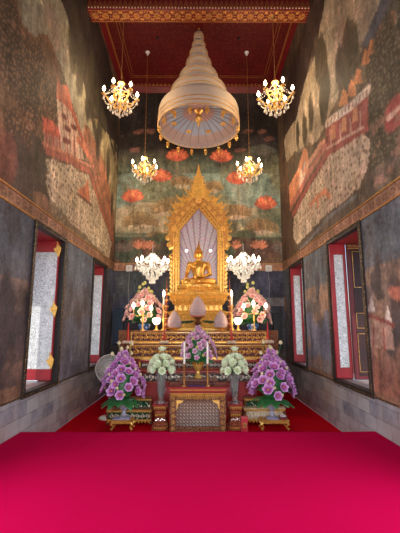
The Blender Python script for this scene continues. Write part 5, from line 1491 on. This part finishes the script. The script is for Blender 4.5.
for k in range(9): m.ell((0.045*math.cos(k*0.7), 0.045*math.sin(k*0.7), 0.045+0.01*(k % 2)), (0.022, 0.022, 0.016), 7, 5)
m.obj('petals', plain('white_petals', (0.75, 0.65, 0.66), 0.6), d)

# lotus vases on tiered stands -------------------------------------------------
def lotus_set(px, Y, where, seed):
    x, zs_ = at(px, 403, Y); hst = zs_-LOW
    s = thing('tiered_stand', 'red and gilt tiered stand carrying the lotus vase ' + where, 'stand', (x, Y, LOW), 0, 'tiered stands of the lotus vases')
    p = MB(); plinth(p, [(0.0, 0), (0.0, 0.06), (-0.02, 0.08), (-0.02, 0.12), (-0.05, 0.15), (-0.065, 0.22), (-0.045, 0.25), (-0.03, 0.29), (-0.045, 0.30), (-0.045, 0.34), (-0.02, 0.37), (-0.02, hst-0.08), (-0.035, hst-0.07), (0.0, hst-0.04), (0.0, hst-0.03)], 0.155, 0.155, 0, 0.03)
    c = p.mat(1)
    MB().bbox(-0.15, 0.15, -0.15, 0.15, hst-0.03, hst, 0.008).obj('top', M['red_lacquer'], s)
    petals(c, -0.12, 0.12, -0.156, 0.06, 6, 0.05, 0.015, -1); petals(c, -0.10, 0.10, -0.126, 0.29, 5, 0.05, 0.015, -1); petals(c, -0.12, 0.12, -0.156, hst-0.04, 6, 0.05, 0.015, -1)
    c.obj('plinth', [M['gold_red'], M['gold']], s)
    m = MB()
    for k in range(5): m.ell((-0.08+0.04*k, -0.105, 0.17+0.02*(k % 2)), (0.022, 0.014, 0.03), 6, 4)
    m.obj('mirror_inlay', plain('mirror_inlay', (0.85, 0.83, 0.8), 0.1, 0.9, 0.05), s)
    _, zl_ = at(px, 372, Y); hv = zl_-zs_
    v = thing('tall_glass_vase', 'tall clear glass vase of lotuses ' + where, 'vase', (x, Y, zs_), 0, 'tall lotus vases')
    MB().lathe([(0.095, 0), (0.095, 0.02), (0.05, 0.05), (0.05, 0.08), (0.075, hv*0.4), (0.095, hv*0.8), (0.115, hv), (0.108, hv), (0.085, hv*0.78), (0.062, hv*0.4), (0.03, 0.09)], seg=20).obj('glass_body', M['glass'], v)
    MB().lathe([(0.028, 0.092), (0.058, hv*0.4), (0.07, hv*0.62), (0.01, hv*0.625)], seg=16).obj('water', glassy('still_water', (0.75, 0.80, 0.72), 0.85, 0.02, 1.33), v)
    b = thing('lotus_bunch', 'bunch of pale green folded lotus flowers ' + where, 'flowers', (x, Y, zs_+hv), 0, 'bunches of pale lotus')
    rr = random.Random(seed)
    g = MB()
    for k in range(9):
        a = 2*PI*k/9; g.tube([(0.02*math.cos(a*2), 0.02*math.sin(a*2), -hv*0.72), (0.045*math.cos(a), 0.045*math.sin(a), -0.02), (0.12*math.cos(a), 0.12*math.sin(a), 0.08)], 0.008, 5)
    g.tube([(0, 0, -hv*0.7), (0.01, 0, 0.36)], 0.008, 5)
    g.obj('stems', M['stem'], b)
    for ring, (n, r_, z, up) in enumerate(((8, 0.19, 0.04, 0.25), (8, 0.17, 0.17, 0.6), (5, 0.10, 0.25, 1.2))):
        for k in range(n):
            a = 2*PI*(k+0.5*ring)/n+0.15; place(FL_L, 'lotus_blossom', b, (r_*math.cos(a), r_*math.sin(a), z+rr.uniform(-0.02, 0.02)), face((math.cos(a), math.sin(a), up)), rr.uniform(0.9, 1.1))
    place(FL_L, 'lotus_blossom', b, (0.01, 0, 0.40), face((0, -0.25, 1)), 1.05)
lotus_set(161, 7.3, 'standing nearest the electric fan', 5); lotus_set(235, 7.3, 'standing nearest the bouquet with small dishes', 6)

# side offering tables with inlaid fronts ---------------------------------------
def inlay_table(px0, px1, ytop, Yf, Yb, label, white=False):
    x0, z = at(px0, ytop, Yf); x1, _ = at(px1, ytop, Yf); h = z-LOW; hw = (x1-x0)/2; d = Yb-Yf
    t = thing('inlaid_table', label, 'offering table', ((x0+x1)/2, Yf, LOW+0.017), 0, 'inlaid side tables')
    MB().bbox(-hw, hw, 0, d, h-0.025, h, 0.006).obj('table_top', M['gold_fine'] if not white else M['mosaic_white'], t)
    f = MB(); f.box(-hw+0.02, hw-0.02, 0.02, 0.04, h*0.30, h-0.06); f.obj('front_panel', M['mosaic_white'] if white else M['green_glass'], t)
    s = MB(); z0, z1 = h*0.34, h-0.08; scrolls(s, -hw+0.05, hw-0.05, 0.016, z0, z1, max(3, int(hw*2/max(0.06, (z1-z0)))), 0.009)
    s.obj('scroll_inlay', plain('pale_inlay', (0.80, 0.72, 0.56), 0.3, 0.3, 0.15), t)
    g = MB(); g.bbox(-hw+0.01, hw-0.01, 0.01, d-0.01, h-0.06, h-0.025, 0.005); g.bbox(-hw+0.012, hw-0.012, 0.01, 0.045, h*0.24, h*0.32, 0.004); petals(g, -hw+0.02, hw-0.02, 0.012, h-0.03, int(hw*2/0.05), 0.045, 0.014, -1)
    petals(g, -hw+0.03, hw-0.03, 0.014, h*0.26, int(hw*2/0.07), 0.06, 0.014, -1)
    g.obj('moulding', M['gold'], t)
    for sx in (-1, 1):
        for y in (0.04, d-0.04):
            MB().tube([(sx*(hw-0.04), y, h-0.05), (sx*(hw-0.02), y, h*0.5), (sx*(hw-0.05), y, h*0.22), (sx*(hw-0.02), y, 0)], [0.034, 0.03, 0.02, 0.03], 8).obj('leg', M['gold_fine'], t)
inlay_table(106, 152, 410, 7.50, 7.68, 'long low inlaid gold table behind the purple bouquet beside the fan')
inlay_table(123, 152, 398.5, 7.70, 7.88, 'taller green-inlaid table behind the low one, on the fan side')
inlay_table(244, 286, 409, 7.50, 7.68, 'low gold table with a pale mosaic front beside the small dishes', True)
inlay_table(244, 276, 398.5, 7.70, 7.88, 'taller green-inlaid table behind the pale mosaic one')

# central front table --------------------------------------------------------------
FY = 6.98
x0, zf = at(168, 388, FY); zf -= 0; x1, _ = at(228, 388, FY)
hw = (x1-x0)/2; hf = zf-LOW; FD = 0.56
t = thing('altar_table', 'red and gilt front table with a mirrored lattice panel in the middle of the altar', 'altar table', ((x0+x1)/2, FY, LOW+0.012))
MB().bbox(-hw, hw, 0, FD, hf-0.035, hf, 0.008).obj('table_top', M['red_lacquer'], t)
a = MB()
for dz, o, th in ((0.035, 0.02, 0.03), (0.068, 0.035, 0.03), (0.10, 0.02, 0.028)):
    a.bbox(-hw+o, hw-o, o*0.6, FD-o, hf-dz-th, hf-dz, 0.005)
a.mat(1)
for z in (hf-0.052, hf-0.118): beads(a, -hw+0.04, hw-0.04, 0.012, z, 52, 0.011)
petals(a, -hw+0.05, hw-0.05, 0.02, hf-0.132, 26, 0.05, 0.016, -1)
a.obj('moulding', [M['red_lacquer'], M['gold']], t)
fr = MB(); z1 = hf-0.13
fr.bbox(-hw+0.04, -hw+0.16, 0.03, 0.09, 0, z1, 0.01); fr.bbox(hw-0.16, hw-0.04, 0.03, 0.09, 0, z1, 0.01); fr.bbox(-hw+0.15, hw-0.15, 0.03, 0.09, z1-0.11, z1, 0.008); fr.bbox(-hw+0.15, hw-0.15, 0.03, 0.09, 0.0, 0.09, 0.008)
fr.mat(1)
for sx in (-1, 1):
    MB().prism([(sx*(hw-0.16), z1-0.11), (sx*(hw-0.30), z1-0.11), (sx*(hw-0.27), z1-0.15), (sx*(hw-0.20), z1-0.17), (sx*(hw-0.18), z1-0.25), (sx*(hw-0.16), z1-0.28)], 0.035, 0.07).obj('carved_bracket', M['gold'], t)
    for k in range(6): rosette(fr, (sx*(hw-0.10), 0.028, 0.06+k*(z1-0.1)/5.2), 0.042, 'y', 6, 0.016)
for k in range(11): rosette(fr, (-hw+0.2+k*(2*hw-0.4)/10, 0.028, z1-0.055), 0.042, 'y', 6, 0.016)
fr.obj('carved_frame', [M['gold_fine'], M['gold_dim']], t)
for sx in (-1, 1):
    for y in (0.11, FD-0.07): MB().tube([(sx*(hw-0.08), y, z1), (sx*(hw-0.06), y, z1*0.5), (sx*(hw-0.10), y, z1*0.2), (sx*(hw-0.07), y, 0)], [0.05, 0.04, 0.03, 0.045], 8).obj('leg', M['gold_fine'], t)
MB().box(-hw+0.14, hw-0.14, 0.085, 0.10, 0.05, z1-0.08).obj('panel_ground', M['dark_red'], t)
lt_ = MB(); x0_, x1_, za, zb = -hw+0.15, hw-0.15, 0.08, z1-0.10
st = 0.062
import itertools
W_, H_ = x1_-x0_, zb-za
n = int((W_+H_)/st)
for k in range(1, n):
    c = k*st
    for flip in (False, True):
        p0 = (max(0, c-H_), min(c, H_)); p1 = (min(c, W_), max(0, c-W_))
        q = [(x0_+p[0], za+p[1]) if not flip else (x1_-p[0], za+p[1]) for p in (p0, p1)]
        lt_.tube([(q[0][0], 0.078, q[0][1]), (q[1][0], 0.078, q[1][1])], 0.0065, 4)
m = lt_.mat(1)
for i in range(int(W_/st)):
    for j in range(int(H_/st)):
        m.ell((x0_+st*(i+0.5), 0.074, za+st*(j+0.5)), (0.017, 0.008, 0.017), 4, 2)
m.obj('lattice', [plain('silvered_lattice', (0.62, 0.48, 0.34), 0.25, 0.7, 0.3, 40), plain('mirror_stud', (0.9, 0.88, 0.85), 0.12, 0.7, 0.05)], t)

# things on the front table
zf += 0.014
tx = (x0+x1)/2
cl = tag(MB().bbox(tx-0.19, tx+0.18, FY+0.06, FY+0.20, zf, zf+0.018, 0.008).obj('folded_cloth', M['purple_cloth']), 'dark purple folded cloth lying on the front altar table', 'cloth')
t = thing('wooden_tray', 'low dark wooden offering tray on the front altar table', 'tray', (tx, FY+0.38, zf+0.009))
_, zt_ = at(198, 380, FY+0.26); th = zt_-zf
MB().bbox(-0.385, 0.385, -0.13, 0.15, th-0.03, th, 0.01).obj('tray_top', M['brown_wood'], t)
e = MB(); 
for y in (-0.13, 0.135): e.bbox(-0.385, 0.385, y, y+0.015, th, th+0.012, 0.003)
for x in (-0.385, 0.37): e.bbox(x, x+0.015, -0.115, 0.135, th, th+0.012, 0.003)
e.obj('rim', M['brown_wood'], t)
MB().bbox(-0.34, 0.34, -0.09, 0.11, th-0.06, th-0.03, 0.008).obj('apron', M['dark_red'], t)
for sx in (-1, 1):
    for y in (-0.08, 0.10): MB().tube([(sx*0.31, y, th-0.05), (sx*0.335, y, th*0.4), (sx*0.32, y, 0)], [0.024, 0.018, 0.022], 7).obj('leg', M['brown_wood'], t)
zb = zf+th+0.013
t = thing('gold_bowl', 'footed gold bowl holding the small orchid bouquet at the altar centre', 'bowl', (tx, FY+0.43, zb))
_, zo = at(198, 362, FY+0.40); hb = zo-zb
ped_bowl(MB(), 0.125, hb, 20).obj('bowl', M['gold'], t)
g = MB()
for k in range(16): g.ell((0.125*math.cos(2*PI*k/16), 0.125*math.sin(2*PI*k/16), hb*0.93), (0.018, 0.018, 0.02), 6, 4)
g.obj('petal_rim', plain('orange_gold', (0.75, 0.28, 0.04), 0.25, 0.8, 0.2), t)
t = thing('orchid_bouquet', 'purple and pink orchid bouquet in the footed gold bowl', 'bouquet', (tx, FY+0.43, zo-0.03))
_, ztp = at(198, 326, FY+0.40)
dome_bouquet(t, FL_O, BUD_Y, 0.35, ztp-zo-0.1, 0.10, 84, 12, 21)
MB().lathe([(0.04, 0.0), (0.08, 0.04), (0.1, 0.08), (0.02, 0.12)], seg=10).obj('stem_bundle', M['stem'], t)
for k in range(12):
    a = 2*PI*k/12; place(LEAF_S, 'leaf', t, (0.10*math.cos(a), 0.10*math.sin(a), 0.10), (0, 0.1, a), 1.3)
for px, lb in ((184.5, 'tall white candle on the front altar table, fan side of the orchids'), (207.5, 'tall white candle on the front altar table, far side of the orchids')):
    Yc = FY+0.07; x, zc1 = at(px, 342, Yc); _, zc0 = at(px, 364, Yc)
    t = thing('white_candle', lb, 'candle', (x, Yc, zf+0.003), 0, 'tall white candles')
    h = zc0-zf-0.003
    MB().lathe([(0.05, 0), (0.05, 0.012), (0.02, 0.03), (0.016, h-0.03), (0.035, h), (0.02, h+0.005)], seg=12).obj('candlestick', M['gold_dim'], t)
    MB().lathe([(0.020, h), (0.020, h+(zc1-zc0)), (0.004, h+(zc1-zc0)+0.004)], seg=12).obj('candle', M['wax'], t)
    MB().tube([(0, 0, h+(zc1-zc0)), (0.002, 0, h+(zc1-zc0)+0.022)], 0.003, 5).obj('wick', M['black_plastic'], t)

# pink bouquets in blue and white jars on the top step -----------------------------------
def pink_set(px, where, seed):
    Y = 9.58; x, z1 = at(px, 322, Y); hj = max(0.16, z1-S4)
    j = thing('porcelain_jar', 'blue and white porcelain jar of the pink bouquet ' + where, 'jar', (x, Y, S4), 0, 'blue and white jars')
    MB().lathe([(0.10, 0), (0.11, 0.01), (0.15, hj*0.35), (0.17, hj*0.65), (0.12, hj*0.92), (0.13, hj), (0.11, hj), (0.10, hj*0.9)], seg=20).obj('jar_body', M['porcelain'], j)
    b = thing('pink_bouquet', 'tall bouquet of pink artificial flowers ' + where, 'bouquet', (x, Y, S4+hj-0.05), 0, 'tall pink bouquets')
    _, zt2 = at(px, 290, Y); H = zt2-(S4+hj)
    dome_bouquet(b, FL_K, BUD_C, 0.50, H, 0.05, 64, 12, seed, core=True, scale=0.95)
    MB().lathe([(0.05, -0.03), (0.08, 0.02), (0.06, 0.08)], seg=10).obj('stem_bundle', M['stem'], b)
    rr = random.Random(seed)
    for k in range(8):
        a = 2*PI*k/8; place(LEAF, 'leaf', b, (0.12*math.cos(a), 0.12*math.sin(a), 0.06), (0, rr.uniform(-0.45, -0.1), a), rr.uniform(0.9, 1.2))
    for k in range(7):
        a = 2*PI*k/7+0.3; h = H-0.04+0.11*(k % 3); p1 = (0.18*math.cos(a), 0.18*math.sin(a), h)
        s = MB(); s.tube([(0.05*math.cos(a), 0.05*math.sin(a), H*0.6), p1], 0.006, 5); s_ = s.obj('flower_stalk', M['stem'], b); place(BUD_Y, 'bud', s_, p1, None, 1.4)
pink_set(144.5, 'on the electric fan side', 31); pink_set(252.5, 'on the side away from the fan', 32)

def candelabra(px, where, cs):
    Y = 8.90; x, _ = at(px, 320, Y)
    t = thing('candelabra', 'small lit three-branched candelabra before the pink bouquet ' + where, 'lamp', (x+0.0, Y-0.03, S4), 0, 'lit candelabras')
    zs_ = [at(a, b_, Y)[1]-S4 for a, b_ in cs]; xs_ = [at(a, b_, Y)[0]-x for a, b_ in cs]
    zm = min(zs_)-0.12
    MB().lathe([(0.06, 0), (0.06, 0.015), (0.02, 0.04), (0.014, zm*0.5), (0.026, zm*0.6), (0.014, zm), (0.02, zm+0.02)], seg=12).obj('stem', M['gold'], t)
    for q, (a, b_) in enumerate(zip(xs_, zs_)):
        arm = MB().tube([(0, 0, zm-0.02), (a*0.5, -0.02, zm-0.06), (a*0.95+0.001, -0.02, zm-0.02), (a, -0.02, b_-0.08)], 0.008, 6).obj('branch', M['gold'], t)
        MB().lathe([(0.008, b_-0.09), (0.035, b_-0.08), (0.014, b_-0.07), (0.014, b_-0.03)], (a, -0.02, 0), 10).obj('candle_cup', M['wax'], arm)
        MB().lathe([(0.014, b_-0.03), (0.042, b_), (0.036, b_+0.03), (0.002, b_+0.09)], (a, -0.02, 0), 10).obj('bulb', M['bulb_white'], arm)
    lamp('candelabra_light', (x, Y-0.18, S4+max(zs_)), 14.0, (1, 0.66, 0.42), 0.1)
candelabra(143, 'on the electric fan side', ((134, 306), (143, 304), (151.5, 309)))
candelabra(254, 'on the side away from the fan', ((243.5, 307), (253, 304), (265.5, 306.5)))

# ------------------------------------------------------------------ standing fan, loudspeakers, switch boxes
yf = 8.06; xf, zf_ = at(110, 368.5, yf)
t = thing('electric_fan', 'standing electric fan with a pale clear guard, partly behind the purple bouquet', 'fan', (xf, yf, LOW))
zc = zf_-LOW; R = 0.30
MB().lathe([(0.19, 0), (0.19, 0.02), (0.16, 0.04), (0.04, 0.06), (0.025, 0.08)], seg=24).obj('base', M['white_plastic'], t)
MB().tube([(0, 0.06, 0.04), (0, 0.06, zc-0.06)], [0.02, 0.016], 10).obj('pole', M['grey_metal'], t)
h_ = MB(); h_.tube([(0, -0.005, zc), (0, 0.05, zc), (0, 0.15, zc), (0, 0.18, zc)], [0.05, 0.085, 0.08, 0.03], 14); h_.obj('motor', M['white_plastic'], t)
g = MB()
def ring_pts(r, y, n=40): return [(r*math.cos(2*PI*k/n), y, zc+r*math.sin(2*PI*k/n)) for k in range(n+1)]
g.tube(ring_pts(R, -0.04), 0.009, 5)
for r in (0.08, 0.12, 0.16, 0.20, 0.24, 0.27): g.tube(ring_pts(r, -0.085+0.03*(r/R)), 0.003, 4)
for k in range(56):
    a = 2*PI*k/56
    g.tube([(0.06*math.cos(a), -0.09, zc+0.06*math.sin(a)), (0.2*math.cos(a), -0.085, zc+0.2*math.sin(a)), (R*math.cos(a), -0.04, zc+R*math.sin(a))], 0.0022, 4)
    g.tube([(0.08*math.cos(a), 0.03, zc+0.08*math.sin(a)), (0.2*math.cos(a), 0.02, zc+0.2*math.sin(a)), (R*math.cos(a), -0.04, zc+R*math.sin(a))], 0.0022, 4)
g.obj('guard', M['white_plastic'], t)
MB().tube([(0, -0.10, zc), (0, -0.085, zc)], [0.06, 0.062], 16).obj('badge', M['white_plastic'], t)
b = MB()
for k in range(3):
    a0 = 2*PI*k/3
    vs = []
    for i in range(7):
        for j in range(5):
            r = 0.04+0.19*i/6; a = a0+(j/4-0.5)*1.75*(0.55+0.45*i/6); vs.append((r*math.cos(a), -0.04+(j/4-0.5)*0.05, zc+r*math.sin(a)))
    n0 = len(vs); vs += [(x, y-0.003, z) for x, y, z in vs]; fs = []
    for i in range(6):
        for j in range(4):
            q = i*5+j; fs += [(q, q+5, q+6, q+1), (n0+q, n0+q+1, n0+q+6, n0+q+5)]
    b.add(vs, fs)
b.obj('blade', M['fan_plastic'], t)

def loudspeaker(px0, px1, y0, y1, mat, label):
    Y = YB-0.24; x0, z1 = at(px0, y0, Y); x1, z0 = at(px1, y1, Y)
    t = thing('loudspeaker', label, 'loudspeaker', ((x0+x1)/2, YB-0.012, z0), 0, 'wall loudspeakers')
    hw, h = (x1-x0)/2, z1-z0
    MB().bbox(-hw, hw, -0.22, -0.03, 0, h, 0.015).obj('cabinet', mat, t)
    MB().bbox(-hw+0.02, hw-0.02, -0.235, -0.215, 0.03, h-0.03, 0.008).obj('grille', M['black_plastic'] if mat is not M['blue_black'] else M['blue_black'], t)
    MB().bbox(-0.05, 0.05, -0.04, 0.0, h*0.35, h*0.65, 0.006).obj('bracket', M['grey_metal'], t)
    MB().bbox(-0.02, 0.02, -0.24, -0.234, 0.06, 0.085, 0.002).obj('badge', M['grey_metal'], t)
loudspeaker(113.5, 122, 308, 345, M['blue_black'], 'blue-black column loudspeaker on the back wall behind the fan')
loudspeaker(273.5, 283, 313, 346, M['black_plastic'], 'black column loudspeaker on the back wall away from the fan')
for px, lb in ((129.5, 'white switch box with a dangling cord on the back wall, above the fan'), (268.5, 'white switch box with a dangling cord on the back wall, away from the fan')):
    x, z = at(px, 268.5, YB-0.05)
    t = thing('switch_box', lb, 'switch box', (x, YB-0.024, z), 0, 'white switch boxes')
    MB().bbox(-0.10, 0.10, -0.08, 0.0, -0.10, 0.10, 0.012).obj('case', M['white_plastic'], t)
    MB().bbox(-0.035, 0.035, -0.092, -0.079, -0.03, 0.045, 0.006).obj('switch', plain('ivory_switch', (0.62, 0.6, 0.52), 0.4), t)
    s = 1 if px < 200 else -1
    MB().tube([(0, -0.03, -0.10), (0.0, -0.02, -0.3), (-s*0.02, -0.02, -0.55), (s*0.01, -0.02, -0.9), (0.0, -0.02, -1.5)], 0.009, 6).obj('cord', plain('grey_cord', (0.35, 0.33, 0.28), 0.5), t)

x0, z0 = at(244.4, 420, 7.08)
t = thing('offering_box', 'small red box standing on the floor between the lotus stand and the low gold table', 'box', (x0, 7.08, LOW+0.004))
hb_ = z0+0.03-LOW
MB().bbox(-0.06, 0.06, -0.05, 0.05, 0, hb_, 0.008).obj('box_body', plain('bright_red_paper', (0.55, 0.03, 0.05), 0.5), t)
MB().bbox(-0.066, 0.066, -0.056, 0.056, hb_, hb_+0.03, 0.006).obj('lid', plain('pink_red_paper', (0.62, 0.10, 0.10), 0.5), t)
MB().bbox(-0.04, 0.04, -0.054, -0.049, hb_*0.3, hb_*0.7, 0.001).obj('gilt_panel', M['gold_dim'], t)
# ------------------------------------------------------------------ daylight
w = bpy.data.worlds.new('world'); SC.world = w; w.use_nodes = True
nt = w.node_tree; bg = nt.nodes['Background']
sk = nt.nodes.new('ShaderNodeTexSky'); sk.sky_type = 'NISHITA'; sk.sun_disc = False
sk.sun_elevation = math.radians(48); sk.sun_rotation = math.radians(180); sk.air_density = 1.0; sk.dust_density = 2.0
nt.links.new(sk.outputs[0], bg.inputs[0]); bg.inputs[1].default_value = 0.35
sun = bpy.data.lights.new('sun', 'SUN'); sun.energy = 3.4; sun.angle = 0.01; sun.color = (1, 0.95, 0.88)
so = bpy.data.objects.new('sun', sun); COL.objects.link(so); so.rotation_euler = (math.radians(90-48), 0, 0)   # shines towards +Y and down

def area(name, loc, rot, sx, sy, watts, col):
    l = bpy.data.lights.new(name, 'AREA'); l.shape = 'RECTANGLE'; l.size = sx; l.size_y = sy; l.energy = watts; l.color = col
    o = bpy.data.objects.new(name, l); COL.objects.link(o); o.location = loc; o.rotation_euler = rot; return o
area('doorway_daylight', (0, Y0+0.05, 2.2), (math.radians(82), 0, 0), 2.5, 3.8, 430, (0.93, 0.96, 1.0))
for s in (-1, 1):
    for y0, y1, z0, z1 in ((2.3, 3.7, 0.6, 3.2), (-1.0, 0.4, 0.6, 3.2)):
        area('side_window_fill', (s*(W+0.30), (y0+y1)/2-0.06, (z0+z1)/2), (PI/2, 0, s*PI/2), y1-y0-0.16, z1-z0, 125, (0.9, 0.95, 1.0))  # area lamps added as daylight in the unseen side windows

vs_ = SC.view_settings
SC.display_settings.display_device = 'sRGB'
vs_.view_transform = 'Standard'; vs_.look = 'None'; vs_.gamma = 1.0; vs_.use_curve_mapping = False; vs_.exposure = 0.0
